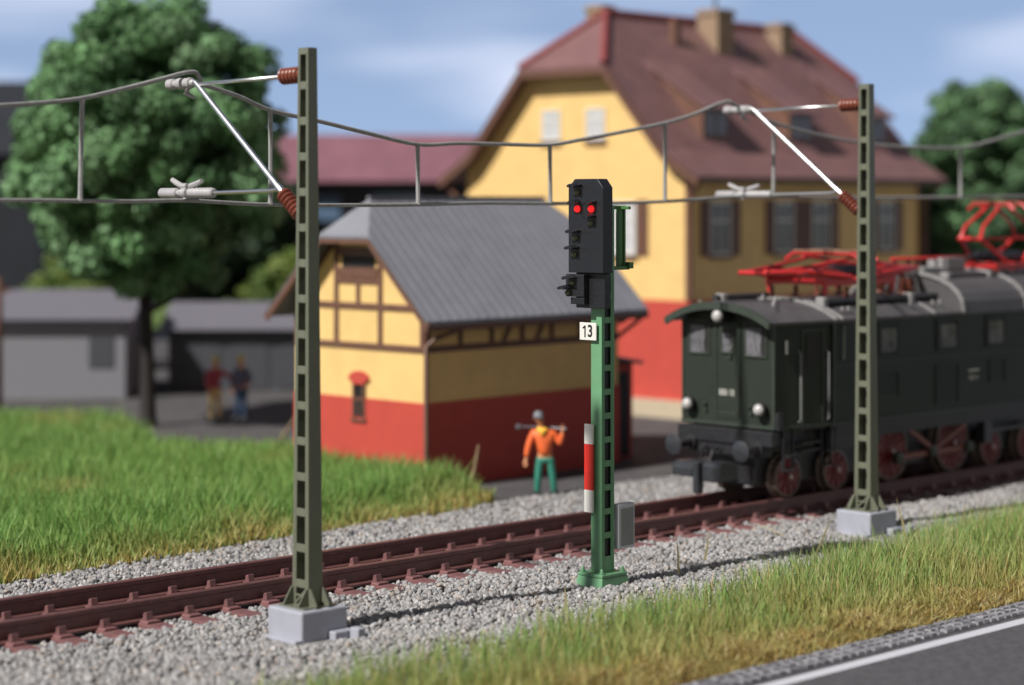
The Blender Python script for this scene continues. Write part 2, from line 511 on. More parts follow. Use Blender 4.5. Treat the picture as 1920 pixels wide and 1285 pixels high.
# ------------------------------------------------------------------ ballast stones
def ico(sub):
    bm = bmesh.new(); bmesh.ops.create_icosphere(bm, subdivisions=sub, radius=1)
    V = np.array([v.co[:] for v in bm.verts]); F = np.array([[v.index for v in f.verts] for f in bm.faces]); bm.free()
    return V, F
def scatter_stones(P, size, sub, name):
    V0, F0 = ico(sub); nv = len(V0); N_ = len(P)
    kinds = []
    for k in range(14):
        v = V0.copy()
        # cut by a few planes so that facets show
        for _ in range(9):
            d = rng.normal(size=3); d /= np.linalg.norm(d); h = rng.uniform(.62, .86)
            t = v @ d; m = t > h
            v[m] -= np.outer(t[m] - h, d)
        v *= 1 + rng.uniform(-.08, .08, (nv, 1))
        kinds.append(v)
    K = np.array(kinds)
    idx = rng.integers(0, len(kinds), N_)
    V = K[idx] * (size * rng.uniform(.62, 1.28, N_))[:, None, None]
    V = V * rng.uniform(.72, 1.15, (N_, 1, 3))
    q = rng.normal(size=(N_, 4)); q /= np.linalg.norm(q, axis=1)[:, None]
    w, x, y, z = q.T
    Rm = np.stack([1 - 2 * (y * y + z * z), 2 * (x * y - z * w), 2 * (x * z + y * w), 2 * (x * y + z * w), 1 - 2 * (x * x + z * z), 2 * (y * z - x * w),
                   2 * (x * z - y * w), 2 * (y * z + x * w), 1 - 2 * (x * x + y * y)], axis=1).reshape(-1, 3, 3)
    V = np.einsum('nij,nkj->nki', Rm, V) + P[:, None, :]
    F = (F0[None] + (np.arange(N_) * nv)[:, None, None]).reshape(-1, 3)
    return np_mesh(name, V.reshape(-1, 3), F, M_STONE, smooth=False)
def TN(s, n, z):
    return np.stack([P0.x + D.x * s + N.x * n, P0.y + D.y * s + N.y * n, z], axis=1)
def region(n0, n1, dens, margin=1.2):
    pts = []
    A = (n1 - n0)
    st = max(.25, A / 12)
    n = n0
    while n < n1 - 1e-6:
        s0 = s_at(-60, n) - margin; s1 = s_at(1980, n + st) + margin
        if n < -1: s0 = max(s0, -6)
        c = int((s1 - s0) * st * dens)
        pts.append(np.stack([rng.uniform(s0, s1, c), rng.uniform(n, n + st, c)], 1)); n += st
    return np.concatenate(pts)
def far_from_sleepers(p):
    ph = (p[:, 0] - x0 + .37) % .74 - .37
    return np.abs(ph) > .19
pf = region(-3.9, 1.42, 330)
zb = rng.uniform(-.05, .035, len(pf)) + .03 * np.sin(pf[:, 0] * 1.7 + pf[:, 1] * 1.1) * np.cos(pf[:, 1] * 2.3 - pf[:, 0] * .6)
zb -= np.clip((-pf[:, 1] - 2.2) * .02, 0, .05)
for fs_0 in (0, 13.42):
    dd = np.hypot(pf[:, 0] - fs_0, pf[:, 1] + .15)
    zb -= .11 * np.clip(1.6 - dd / .75, 0, 1)
P_front = TN(pf[:, 0], pf[:, 1], zb + .01)
pm = region(1.36, 4.75, 240)
near_rail = (np.abs(pm[:, 1] - NR1) < .17) | (np.abs(pm[:, 1] - NR2) < .17)
inside = (pm[:, 1] > NR1) & (pm[:, 1] < NR2)
pm = pm[far_from_sleepers(pm) & ~near_rail]
zz = rng.uniform(-.10, -.01, len(pm)); 
P_mid = TN(pm[:, 0], pm[:, 1], zz)
ex = TN(np.array([s_at(140, 3.0), s_at(110, 3.0), s_at(20, 3.0), s_at(735, 2.7), s_at(300, 2.75)]), np.array([2.95, 2.9, 2.8, 2.7, 2.75]), np.array([.09, .06, .07, .10, .05]))
pbk = region(4.72, 7.3, 190)
pbk = pbk[pbk[:, 1] < 6.42 + .076 * (pbk[:, 0] + 1.2)]
zk = rng.uniform(-.04, .03, len(pbk))
P_back = TN(pbk[:, 0], pbk[:, 1], zk)
so = scatter_stones(np.concatenate([P_front, P_mid, ex]), .049, 2, 'ballast_stones')
tag(so, kind='stuff', label='pale grey ballast stones in front of and between the brown rails', cat='ballast')
so2 = scatter_stones(P_back, .056, 1, 'ballast_stones')
tag(so2, kind='stuff', label='pale grey ballast strip behind the far rail', cat='ballast')

# ------------------------------------------------------------------ grass
def blades(P, h, w, lean, cbase, ctip, seg=2):
    """P (n,3) roots, h heights, w widths, lean amount; returns V,F,tint"""
    n = len(P)
    a = rng.uniform(0, 2 * np.pi, n); side = np.stack([np.cos(a), np.sin(a), 0 * a], 1)
    b = rng.uniform(0, 2 * np.pi, n); ld = np.stack([np.cos(b), np.sin(b), 0 * b], 1) * (lean * h)[:, None]
    V = []; C = []
    lv = [0, .5, 1]
    for t in lv[:-1]:
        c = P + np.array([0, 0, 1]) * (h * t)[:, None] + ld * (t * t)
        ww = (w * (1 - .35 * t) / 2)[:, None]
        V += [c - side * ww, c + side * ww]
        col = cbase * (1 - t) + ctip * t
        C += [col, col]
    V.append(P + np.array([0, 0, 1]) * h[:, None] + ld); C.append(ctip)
    V = np.stack(V, 1); C = np.stack(C, 1)
    k = 5
    F0 = np.array([[0, 1, 3], [0, 3, 2], [2, 3, 4]])
    F = (F0[None] + (np.arange(n) * k)[:, None, None]).reshape(-1, 3)
    return V.reshape(-1, 3), F, C.reshape(-1, 3)
def merge(parts):
    Vs, Fs, Cs = [], [], []; o = 0
    for V, F, C in parts:
        Vs.append(V); Fs.append(F + o); Cs.append(C); o += len(V)
    return np.concatenate(Vs), np.concatenate(Fs), np.concatenate(Cs)
def vnoise(x, y, f, ph=0.0):
    return (np.sin(x * f + ph) * np.cos(y * f * 1.13 + ph * 2.1) + .6 * np.sin(x * f * 2.3 + y * f * 1.7 + ph * 3) + .4 * np.cos(x * f * 4.1 - y * f * 3.3 + ph)) / 2
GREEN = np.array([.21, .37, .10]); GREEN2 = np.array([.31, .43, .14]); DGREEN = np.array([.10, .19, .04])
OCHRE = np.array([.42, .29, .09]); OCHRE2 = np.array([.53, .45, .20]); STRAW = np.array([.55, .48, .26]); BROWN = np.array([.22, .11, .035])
def pick(n, cols, p):
    c = np.array(cols); i = rng.choice(len(cols), n, p=p)
    return c[i] * rng.uniform(.8, 1.2, (n, 1)) * rng.uniform(.93, 1.07, (n, 3))

# front verge
nbx = lambda s: np.interp(s, [-6, -2, 2, 6, 11.5, 17.5, 25], [-3.3, -2.9, -2.55, -2.2, -1.35, -.85, -.5])
n_ = 260000
gs = rng.uniform(-6, 20.5, n_); gn = rng.uniform(-5.95, .2, n_)
nb = nbx(gs) + .25 * vnoise(gs, gn, 1.3, 1.0)
d = nb - gn                                        # distance inside the verge
dens = np.clip((d + .85) / 2.2, 0, 1) ** 1.9 * np.clip(.75 + .6 * vnoise(gs, gn, 2.6, 5.0), .25, 1.2)
road = gn + 5.9
# inside the picture only
pp = TN(gs, gn, 0 * gs); sx = 960 + 3900 * pp[:, 0] / pp[:, 1]
vis = (sx > -120) & (sx < 2040) & (pp[:, 1] > 24.5)
tall = vis & (rng.uniform(0, 1, n_) < dens * np.clip(road / 1.6, .12, 1) * .33)
gx = pp[tall]; gr = road[tall]; tn = vnoise(gx[:, 0], gx[:, 1], 1.1, .4)
n1 = len(gx)
hh = rng.uniform(.24, .70, n1) * (.85 + .2 * tn) * np.clip(.55 + gr / 4, .5, 1.05) * np.clip(.75 + d[tall] * .3, .6, 1.05)
gx = gx + np.array([0, 0, -.03])
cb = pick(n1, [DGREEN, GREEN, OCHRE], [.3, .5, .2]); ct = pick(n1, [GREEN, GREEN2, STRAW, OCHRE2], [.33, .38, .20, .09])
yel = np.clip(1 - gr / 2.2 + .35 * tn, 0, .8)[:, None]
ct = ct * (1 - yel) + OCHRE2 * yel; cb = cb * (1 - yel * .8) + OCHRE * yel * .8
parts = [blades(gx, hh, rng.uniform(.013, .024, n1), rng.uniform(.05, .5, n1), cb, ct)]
# low mat of short fibres, ochre near the road
low = vis & (rng.uniform(0, 1, n_) < np.clip(dens * 1.2, 0, 1) * (.35 + .5 * np.clip(1.9 - road, 0, 1)))
lx = pp[low]; lr = road[low]; n2 = len(lx)
tn = vnoise(lx[:, 0], lx[:, 1], 1.6, 2.4)
yel = np.clip(1.12 - lr / 2.4 + .6 * tn, .12, .95)[:, None]
c1 = pick(n2, [OCHRE, OCHRE2, BROWN, STRAW], [.38, .34, .16, .12]); c2 = pick(n2, [GREEN, DGREEN, GREEN2], [.5, .25, .25])
cc = c1 * yel + c2 * (1 - yel)
lx = lx + np.stack([0 * lr, 0 * lr, -.05 + .10 * np.clip(tn, 0, 1)], 1)
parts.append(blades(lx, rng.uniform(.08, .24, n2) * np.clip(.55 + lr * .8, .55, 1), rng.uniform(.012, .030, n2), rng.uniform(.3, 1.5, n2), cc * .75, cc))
# long dry stems at their places
def stem(px, py, px2, py2, dn=0.0):
    Y = CAMZ * 3900 / (py - 376); X = (px - 960) / 3900 * Y
    z2 = CAMZ - (py2 - 376) * Y / 3900; X2 = (px2 - 960) / 3900 * Y
    return (X, Y, 0), (X2, Y - .02, z2)
stems = [((1148, 1090), (1130, 1012)), ((1525, 1050), (1562, 962)), ((1703, 1040), (1680, 930)), ((1272, 1080), (1268, 1004)), ((1480, 1010), (1398, 975)),
         ((1022, 1250), (1003, 1105)), ((920, 1275), (912, 1190)), ((1060, 1150), (1058, 1095)), ((1320, 1060), (1330, 990)), ((1885, 975), (1915, 918)), ((1800, 990), (1812, 935))]
SV, SF, SC = [], [], []
for i, (a, b) in enumerate(stems):
    p, q = stem(*a, *b); p = np.array(p); q = np.array(q); mid = (p + q) / 2 + np.array([.015, 0, .02]); w = np.array([.022, .006, 0])
    o = len(SV); SV += [p - w, p + w, mid - w * .8, mid + w * .8, q]; SF += [[o, o + 1, o + 3], [o, o + 3, o + 2], [o + 2, o + 3, o + 4]]
    SC += [STRAW * 1.05] * 5
parts.append((np.array(SV), np.array(SF), np.array(SC)))
V, F, C = merge(parts)
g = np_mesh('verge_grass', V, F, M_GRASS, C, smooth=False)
tag(g, kind='stuff', label='green and straw coloured grass verge between the ballast and the road', cat='grass')
# soil under the verge
sp = [T(-8, -5.88)] + [T(s_, -5.88 + .06 * math.sin(s_ * 3)) for s_ in np.arange(-7, 24, .5)]
tp = [T(s_, float(nbx(s_)) - .55 + .2 * math.sin(s_ * 2.1)) for s_ in np.arange(24, -8, -.5)]
mb = MB()
A_ = [T(s_, -5.88 + .05 * math.sin(s_ * 5.3)) for s_ in np.arange(-8, 24, .5)]
B_ = [T(s_, float(nbx(s_)) - .5 + .2 * math.sin(s_ * 2.1)) for s_ in np.arange(-8, 24, .5)]
vs_ = []; fs_ = []
for i, (a, b) in enumerate(zip(A_, B_)):
    m1 = a.lerp(b, .06); m2 = a.lerp(b, .7)
    vs_ += [(a.x, a.y, -.029), (m1.x, m1.y, .06), (m2.x, m2.y, .05), (b.x, b.y, -.04)]
    if i:
        for k in range(3): fs_.append((4 * (i - 1) + k, 4 * i + k, 4 * i + k + 1, 4 * (i - 1) + k + 1))
mb.add(vs_, fs_, 0, True)
o = mb.build('verge_soil', M_SOIL, fixn=False); o['kind'] = 'structure'

# meadow behind the track
front = [T(s_, 6.28 + .076 * (s_ + 1.2) + .08 * math.sin(s_ * 1.9)) for s_ in np.arange(-14, 10.3, .8)]
poly = [(p.x, p.y) for p in front] + [(-.35, 43.0), (-1.3, 45.0), (-5.0, 49.2), (-6.6, 49.6), (-8.6, 50.6), (-10.5, 56.2), (-13, 57.5), (-24, 59), (-24, 30)]
poly = np.array(poly)
def inpoly(x, y):
    r = np.zeros(len(x), bool); n = len(poly); j = n - 1
    for i in range(n):
        xi, yi = poly[i]; xj, yj = poly[j]
        c = ((yi > y) != (yj > y)) & (x < (xj - xi) * (y - yi) / (yj - yi + 1e-12) + xi)
        r ^= c; j = i
    return r
n_ = 330000
x = rng.uniform(-19, 0, n_); y = rng.uniform(31, 59, n_)
sx = 960 + 3900 * x / y
k = inpoly(x, y) & (sx > -90)
x = x[k]; y = y[k]
dn_ = (x - P0.x) * N.x + (y - P0.y) * N.y - 6.2 - .076 * ((x - P0.x) * D.x + (y - P0.y) * D.y + 1.2)      # distance from the ballast
keep = rng.uniform(0, 1, len(x)) < np.clip(.9 - dn_ * .022, .45, .9)
x, y, dn_ = x[keep], y[keep], dn_[keep]; n3 = len(x)
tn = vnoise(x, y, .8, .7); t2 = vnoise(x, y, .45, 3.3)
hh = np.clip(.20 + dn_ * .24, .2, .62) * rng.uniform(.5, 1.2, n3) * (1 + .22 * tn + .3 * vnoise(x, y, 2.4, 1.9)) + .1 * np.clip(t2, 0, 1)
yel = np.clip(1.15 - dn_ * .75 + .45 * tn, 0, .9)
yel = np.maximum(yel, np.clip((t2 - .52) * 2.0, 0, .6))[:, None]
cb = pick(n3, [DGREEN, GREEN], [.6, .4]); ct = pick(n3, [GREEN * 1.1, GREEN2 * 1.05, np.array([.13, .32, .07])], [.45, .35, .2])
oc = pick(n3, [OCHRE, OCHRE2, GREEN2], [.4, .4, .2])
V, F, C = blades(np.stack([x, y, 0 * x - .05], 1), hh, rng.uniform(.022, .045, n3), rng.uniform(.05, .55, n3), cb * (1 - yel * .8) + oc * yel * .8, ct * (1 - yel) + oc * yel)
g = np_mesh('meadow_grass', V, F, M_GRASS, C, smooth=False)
tag(g, kind='stuff', label='tall bright green meadow grass behind the track with ochre front edge', cat='grass')
mb = MB(); mb.add([(p[0], p[1], -.035) for p in poly], [tuple(range(len(poly)))])
o = mb.build('meadow_soil', M_SOIL); o['kind'] = 'structure'
if o.data.polygons[0].normal.z < 0: o.data.flip_normals()
for (a, b) in (((830, 885), (868, 822)), ((800, 880), (812, 800)), ((490, 815), (545, 765)), ((930, 900), (945, 862))):
    pass

# ------------------------------------------------------------------ catenary masts
HM = 8.04; ZB = .39
mast = empty('catenary_mast', T(0, 0, 0), TRK, 'tall olive lattice mast left of the signal on a pale grey block', 'catenary mast', 'catenary masts in front of the track')
def taper(x_, y_, z_):
    f = 1 - .38 * max(0, z_ - ZB) / HM
    return (x_ * f, y_ * f, z_)
a, b = .134, .189
mb = MB()
zs = [ZB + HM * i / 8 for i in range(9)]
def colbox(x0_, x1_, y0_, y1_, z0_, z1_): mb.box(x0_, x1_, y0_, y1_, z0_, z1_)
colbox(-a, a, -b, -b + .05, ZB, ZB + HM - .10)
colbox(-a, a, b - .05, b, ZB, ZB + HM - .10)
colbox(-a, a, -b, b, ZB + HM - .10, ZB + HM)
pitch = .512; first = ZB + .27
nh = 15
for sx_ in (-1, 1):
    xo, xi = sx_ * a, sx_ * (a - .03)
    x1_, x2_ = min(xo, xi), max(xo, xi)
    x1_ += .0 if sx_ > 0 else .002; x2_ -= .002 if sx_ > 0 else 0
    mb.box(x1_, x2_, -b + .05, -b + .085, ZB, ZB + HM - .10)
    mb.box(x1_, x2_, b - .085, b - .05, ZB, ZB + HM - .10)
    for i in range(nh + 1):
        z0_ = first + pitch * i
        z1_ = z0_ + .115
        if i == nh: z1_ = ZB + HM - .10
        if z0_ < ZB + HM - .1: mb.box(x1_, x2_, -b + .085, b - .085, z0_, z1_)
    if sx_ > 0: mb.box(x1_ + .004, x2_ - .004, -b + .085, b - .085, ZB + .30, ZB + HM - .10)      # plate added to shut sky light out, so the holes look dark
    mb.box(x1_, x2_, -b + .085, b - .085, ZB, ZB + .03)
    mb.bar(((x1_ + x2_) / 2, -b + .08, ZB + .24), ((x1_ + x2_) / 2, b - .08, ZB + .05), .035, .025, up=(1, 0, 0))
    mb.bar(((x1_ + x2_) / 2, -b + .08, ZB + .15), ((x1_ + x2_) / 2, b - .08, ZB + .16), .03, .022, up=(1, 0, 0))
mb.warp(taper)
pole = mb.build('pole', M_MAST, mast, bevel=.006, seg=2)
mb = MB()
mb.box(-.30, .30, -.30, .30, ZB, ZB + .022)
for ang in range(4):
    for off in (0,):
        c_, s_ = math.cos(ang * math.pi / 2), math.sin(ang * math.pi / 2)
        e = a if ang % 2 == 0 else b
        o2 = (b if ang % 2 == 0 else a) - .02
        for o3 in (o2, -o2):
            pr = [(e - .01, ZB + .02), (e + .17, ZB + .02), (e + .17, ZB + .05), (e + .03, ZB + .27), (e - .01, ZB + .27)]
            vs_ = []
            for t_ in (o3 - .012, o3 + .012):
                for (u, z_) in pr: vs_.append((u * c_ - t_ * s_, u * s_ + t_ * c_, z_))
            n5 = 5
            mb.add(vs_, [tuple(range(5))[::-1], tuple(range(5, 10))] + [(i, (i + 1) % 5, 5 + (i + 1) % 5, 5 + i) for i in range(5)])
mb.build('base_plate', M_MAST, mast)
mb = MB()
mb.box(-.42, .42, -.40, .40, -.35, ZB)
blk = mb.build('foundation', M_CONC, mast, bevel=.035, seg=3)
mb = MB()
mb.box(-.54, -.41, -.40, .30, -.3, .0); mb.build('foundation_foot', M_CONC, mast, bevel=.02, seg=2); mb = MB(); mb.box(.06, .42, -.56, -.39, -.3, .07)
mb.build('foundation_foot', M_CONC, mast, bevel=.02, seg=2)
MB().box(.30, .44, -.78, -.585, -.3, .12).build('foundation_foot', M_CONC, mast, bevel=.02, seg=2)
def insulator(p, q, r0=.075, r1=.125, n=5):
    p = Vector(p); q = Vector(q); L = (q - p).length; prof = [(0, .05), (.02, r0)]
    for i in range(n):
        t = .04 + (L - .08) * i / n; w = (L - .08) / n
        prof += [(t, r0), (t + w * .25, r1 * .93), (t + w * .5, r1), (t + w * .72, r1 * .9), (t + w * .95, r0)]
    prof += [(L - .02, r0), (L, .03)]
    return MB().lathe(p, q - p, prof, 20)
insulator((0, .12, 8.05), (0, .63, 8.04)).build('insulator', M_INS, mast)
insulator((0, .14, 6.00), (0, .60, 6.36), n=6).build('insulator', M_INS, mast)
MB().tube([(0, .60, 8.04), (0, 2.86, 8.01)], .028, 8).build('top_rod', M_SILV, mast)
MB().tube([(0, .56, 6.33), (0, .66, 6.41), (0, .74, 6.47), (0, 2.74, 8.03), (0, 2.84, 8.08)], [.05, .06, .045, .042, .03], 10).build('strut', M_SILV, mast)
MB().tube([(0, .66, 6.395), (0, .85, 6.37), (0, 2.42, 6.34)], .03, 8).build('steady_arm', M_SILV, mast)
mb = MB()
prof = [(0, .055), (.02, .075)]
for i in range(9): prof += [(.05 + i * .09, .070), (.08 + i * .09, .084), (.11 + i * .09, .070)]
prof += [(.9, .05), (.93, .05), (.95, .08), (1.38, .08), (1.42, .05)]
mb.lathe((0, 2.28, 6.345), (0, 1, 0), prof, 14)
mb.tube([(0, 2.6, 6.53), (0, 2.72, 6.49), (0, 2.9, 6.45), (0, 3.12, 6.45), (0, 3.26, 6.50), (0, 3.38, 6.55)], [.035, .045, .045, .045, .045, .04], 8)
mb.bar((0, 3.0, 6.25), (0, 3.02, 6.46), .07, .07)
mb.build('wire_clamp', M_CLAMP, mast)
mb = MB()
mb.lathe((0, 2.80, 8.04), (0, 1, 0), [(0, .04), (.03, .06), (.06, .06), (.07, .085), (.12, .09), (.16, .075), (.26, .09), (.40, .09), (.42, .06), (.5, .06), (.52, .085), (.66, .085), (.7, .05)], 14)
mb.tube([(0, 2.95, 7.98), (.06, 3.1, 7.90), (.12, 2.98, 7.82)], [.04, .045, .02], 8)
mb.build('wire_clamp', M_CLAMP, mast)
mast2 = copy_tree(mast)
mast2.location = T(13.42, 0, 0)
mast2['label'] = 'olive lattice mast in front of the locomotive on a pale grey block'

# ------------------------------------------------------------------ wires
NW = 3.06
def Wp(px, py):
    s_ = s_at(px, NW); p = T(s_, NW); return Vector((p.x, p.y, CAMZ - (py - 376) * p.y / 3900))
wires = empty('overhead_wire', T(0, NW, 0), 0, 'grey overhead line with droppers hung between the two lattice masts', 'overhead wire')
def wpath(pts, r, name):
    P = [Wp(*p) - Vector(wires.location) for p in pts]
    # smooth a little (Catmull-Rom)
    Q = []
    for i in range(len(P) - 1):
        a0 = P[max(i - 1, 0)]; a1 = P[i]; a2 = P[i + 1]; a3 = P[min(i + 2, len(P) - 1)]
        for k in range(5):
            t = k / 5
            Q.append(.5 * ((2 * a1) + (-a0 + a2) * t + (2 * a0 - 5 * a1 + 4 * a2 - a3) * t * t + (-a0 + 3 * a1 - 3 * a2 + a3) * t ** 3))
    Q.append(P[-1])
    return MB().tube(Q, r, 10).build(name, M_WIRE, wires)
wpath([(-1100, 150), (-700, 215), (-350, 210), (-60, 202), (0, 198), (75, 193), (150, 185), (230, 167), (300, 149), (345, 137), (366, 136), (374, 146), (378, 158), (400, 165), (450, 182), (507, 207), (600, 228), (690, 250), (783, 271),
       (860, 269), (950, 271), (1030, 272), (1090, 262), (1170, 247), (1247, 231), (1300, 215), (1345, 196), (1366, 190)], .036, 'messenger_wire')
wpath([(1368, 191), (1384, 200), (1400, 207), (1450, 230), (1530, 252), (1615, 268), (1700, 276), (1802, 277), (1860, 264), (1930, 244), (2010, 220), (2100, 225), (2350, 282), (2700, 230)], .036, 'messenger_wire')
wpath([(-1100, 376), (-500, 378), (0, 376), (150, 377), (240, 378), (345, 376), (420, 380), (507, 384), (640, 385), (783, 384), (900, 381), (1030, 382), (1150, 381), (1247, 378), (1310, 374), (1370, 370), (1450, 369), (1620, 371),
       (1802, 370), (1930, 369), (2300, 370), (2700, 370)], .034, 'contact_wire')
for (xa, ya, xb, yb) in ((154, 186, 150, 377), (507, 207, 507, 384), (783, 271, 784, 384), (1031, 272, 1032, 381), (1247, 231, 1247, 378), (1452, 231, 1450, 369), (1802, 277, 1801, 370)):
    p, q = Wp(xa, ya) - Vector(wires.location), Wp(xb, yb) - Vector(wires.location)
    MB().tube([p, p.lerp(q, .05), p.lerp(q, .5), p.lerp(q, .95), q], [.055, .038, .036, .038, .055], 8).build('dropper', M_WIRE, wires)

# ------------------------------------------------------------------ signal
SY = 33.6; SXp = 1.465
sig = empty('railway_signal', (SXp, SY, 0), TRK, 'green lattice post signal showing two red lights on a black head', 'railway signal')
a, b = .15, .12
mb = MB()
ztop = 6.15
mb.box(-a, a, b - .04, b, .22, ztop)                     # solid-looking +n channel with holes on both n faces
mb = MB()
mb.box(-a, -a + .045, -b, b, .22, ztop); mb.box(a - .045, a, -b, b, .22, ztop)
for sg in (-1, 1):
    y0_, y1_ = (-b + .002, -b + .03) if sg < 0 else (b - .03, b - .002)
    mb.box(-a + .045, -a + .075, y0_, y1_, .22, ztop); mb.box(a - .075, a - .045, y0_, y1_, .22, ztop)
    z_ = .22; mb.box(-a + .075, a - .075, y0_, y1_, .22, .50)
    z_ = .50 + .285
    while z_ + .1 < ztop:
        mb.box(-a + .075, a - .075, y0_, y1_, z_, z_ + .10); z_ += .385
mb.build('post', M_SIGG, sig, bevel=.005)
MB().box(-a + .05, a - .05, -b + .045, b - .045, .25, ztop - .02).build('dark_core', M_BLK, sig)  # black core added inside the post so that its holes look dark
mb = MB()
mb.prism([(-.30, 0), (.30, 0), (.30, .18), (-.30, .18)], -.27, .27, 'y')
mb.v = [(x_ * (1.18 if z_ < .1 else 1), y_ * (1.18 if z_ < .1 else 1), z_ if z_ > .1 else -.1) for x_, y_, z_ in mb.v]
mb.box(-.30, .30, -.27, .27, .182, .235)
ft = mb.build('foot', M_SIGG, sig, bevel=.012, seg=2)
for (x_, y_) in ((-.24, .21), (-.24, -.21), (.24, -.21), (.24, .21)):
    MB().lathe((x_, y_, .235), (0, 0, 1), [(0, .045), (.03, .045), (.032, .03), (.07, .026), (.09, .01)], 8).build('bolt', M_SIGG, ft)
# head
FX = -.40                                             # front face of the head, looking along -x
ZS = SY / 3900
def zy(py): return CAMZ - (py - 376) * ZS
def yx(px): return -(px - 1104) / 80.6
hw = .385
mb = MB()
mb.prism([(-hw, zy(511)), (hw, zy(511)), (hw, zy(352)), (hw - .14, zy(336)), (-hw + .12, zy(336)), (-hw, zy(352))], FX, -.17, 'x')
mb.box(-.30, -.16, -.33, .31, zy(577), zy(511) - .004)
head = mb.build('signal_head', M_BLK, sig, bevel=.012, seg=2)
mb = MB(); mb.box(FX - .02, -.30, .02, hw + .04, zy(556), zy(514)); mb.box(FX - .015, -.3, .02, .32, zy(570), zy(557.5))
sub = mb.build('indicator_box', M_BLK, sig, bevel=.01, seg=2)
def hood(par, ly, z_, r=.085, L=.17, x_=FX):
    m_ = MB(); rings = []
    for t in (0, .4, 1):
        ring = []
        n6 = 10
        rad = r * (1.08 - .1 * t); drop = .02 * t
        for k in range(n6 + 1):
            w = math.pi * (k / n6) * .84 + .08 * math.pi
            ring.append((x_ - L * t, ly + rad * 1.15 * math.cos(w), z_ + .028 + rad * .62 * math.sin(w) - drop))
        for k in range(n6, -1, -1):
            w = math.pi * (k / n6) * .84 + .08 * math.pi
            ring.append((x_ - L * t, ly + (rad - .034) * 1.15 * math.cos(w), z_ + .012 + (rad - .034) * .5 * math.sin(w) - drop))
        rings.append(ring)
    m_.loft(rings); m_.build('hood', M_BLK, par)
def lens(par, ly, z_, m_, r=.05, name='lamp_lens', x_=FX):
    MB().lathe((x_ + .01, ly, z_), (-1, 0, 0), [(0, r * 1.25), (.03, r * 1.25), (.035, r), (.06, r * .85), (.075, r * .4), (.078, .001)], 14).build(name, m_, par)
for (px, py, m_, hd) in ((1090, 361, M_LENS, 1), (1091, 392, M_LITR, 1), (1116, 392, M_LITR, 1), (1115, 418, M_LENS, 1), (1087, 446, M_LENS, 1), (1085, 477, M_LENS, 1)):
    lens(head, yx(px - 1), zy(py), m_, .045 if m_ is M_LITR else .04, 'red_light' if m_ is M_LITR else 'lamp_lens')
    hood(head, yx(px), zy(py - 9))
for (px, py) in ((1082, 530), (1074, 549)):
    hood(sub, yx(px), zy(py - 6), x_=FX - .02); lens(sub, yx(px), zy(py), M_LENS, .035, x_=FX - .02)
# number plate
mb = MB(); mb.box(-.215, -.19, .128 - .185, .128 + .185, zy(638), zy(605))
np_ = mb.build('number_plate', M_WHT, sig, bevel=.006)
mb = MB(); mb.box(-.19, -.15, .02, .2, zy(624), zy(618)); mb.build('plate_bracket', M_SIGG, sig)
zc = (zy(638) + zy(605)) / 2
text_mesh('lettering', '3', .27, M_TXT, np_, (-.2165, .128 - .055, zc), FRONT, .002, .006, .9)
mb = MB(); mb.box(-.219, -.2155, .128 + .045, .128 + .072, zc - .095, zc + .095); mb.bar((-.2172, .128 + .06, zc + .085), (-.2172, .128 + .108, zc + .05), .003, .026, up=(0, .6, 1)); mb.build('lettering', M_TXT, np_)
# mast board white / red / white
mb = MB()
for z0_, z1_, mi in ((1.20, 1.56, 0), (1.56, 2.30, 1), (2.30, 2.62, 0)):
    mb.box(-.215, -.185, .11 - .095, .11 + .095, z0_, z1_, mi)
bd = mb.build('mast_board', [M_WHT, M_RED], sig); bd['label'] = 'white red white striped board'
mb = MB(); 
for z_ in (1.35, 1.85, 2.45): mb.box(-.185, -.15, .05, .11, z_, z_ + .06)
mb.build('board_bracket', M_SIGG, sig)
# service bracket behind the head
mb = MB()
mb.box(.10, .52, -.03, .03, zy(393), zy(386)); mb.box(.40, .46, -.20, .20, zy(393), zy(387))
mb.box(.36, .41, -.03, .05, zy(500), zy(393)); mb.box(.48, .52, -.03, .03, zy(500), zy(393)); mb.box(.41, .48, -.005, .012, zy(500), zy(393))
mb.box(.10, .55, -.09, .09, zy(507), zy(500)); mb.box(.50, .60, -.13, .13, zy(505), zy(493))
mb.build('ladder_bracket', M_SIGD, sig, bevel=.006)
mb = MB(); mb.box(.20, .60, -.16, -.02, zy(1032), zy(947))
cb_ = mb.build('cable_box', M_BOXL, sig, bevel=.025, seg=3)
mb = MB(); mb.box(.245, .56, -.172, -.155, zy(1026), zy(955)); mb.build('cover', M_BOXG, cb_, bevel=.01)
mb = MB(); mb.box(.14, .21, -.08, .0, zy(1005), zy(975)); mb.build('box_bracket', M_BOXL, sig)

# ------------------------------------------------------------------ locomotive
LX = 12.98; LZ = .33
loco = empty('electric_locomotive', T(LX, 3.04, LZ), TRK, 'dark green electric locomotive with grey roof and red pantographs', 'locomotive')
LL = 19.0
def hwid(x_):
    x_ = min(x_, LL - x_)
    return 1.17 + min(max(x_, 0), 1.5) / 1.5 * .24
ZF, ZE = 1.44, 3.50
def arc(hw_, ze, crown, n=14, flat=True):
    out = []
    for k in range(n + 1):
        t = math.pi * k / n
        c = math.cos(t); s__ = math.sin(t)
        out.append((hw_ * c, ze + (crown - ze) * ((1 - abs(c) ** 2.3) if flat else abs(s__) ** .85)))
    return out
def body_ring(x_, grow=0.0, zf=ZF, crown=3.80):
    h = hwid(x_) + grow
    return [(x_, -h, zf)] + [(x_, -yy, zz_) for yy, zz_ in arc(h, ZE, crown)] + [(x_, h, zf)]
mb = MB()
mb.loft([body_ring(0), body_ring(1.5)])
mb.loft([body_ring(1.52, .04), body_ring(LL - 1.52, .04)])
mb.loft([body_ring(LL - 1.5), body_ring(LL)])
body = mb.build('body', M_LGRN, loco)
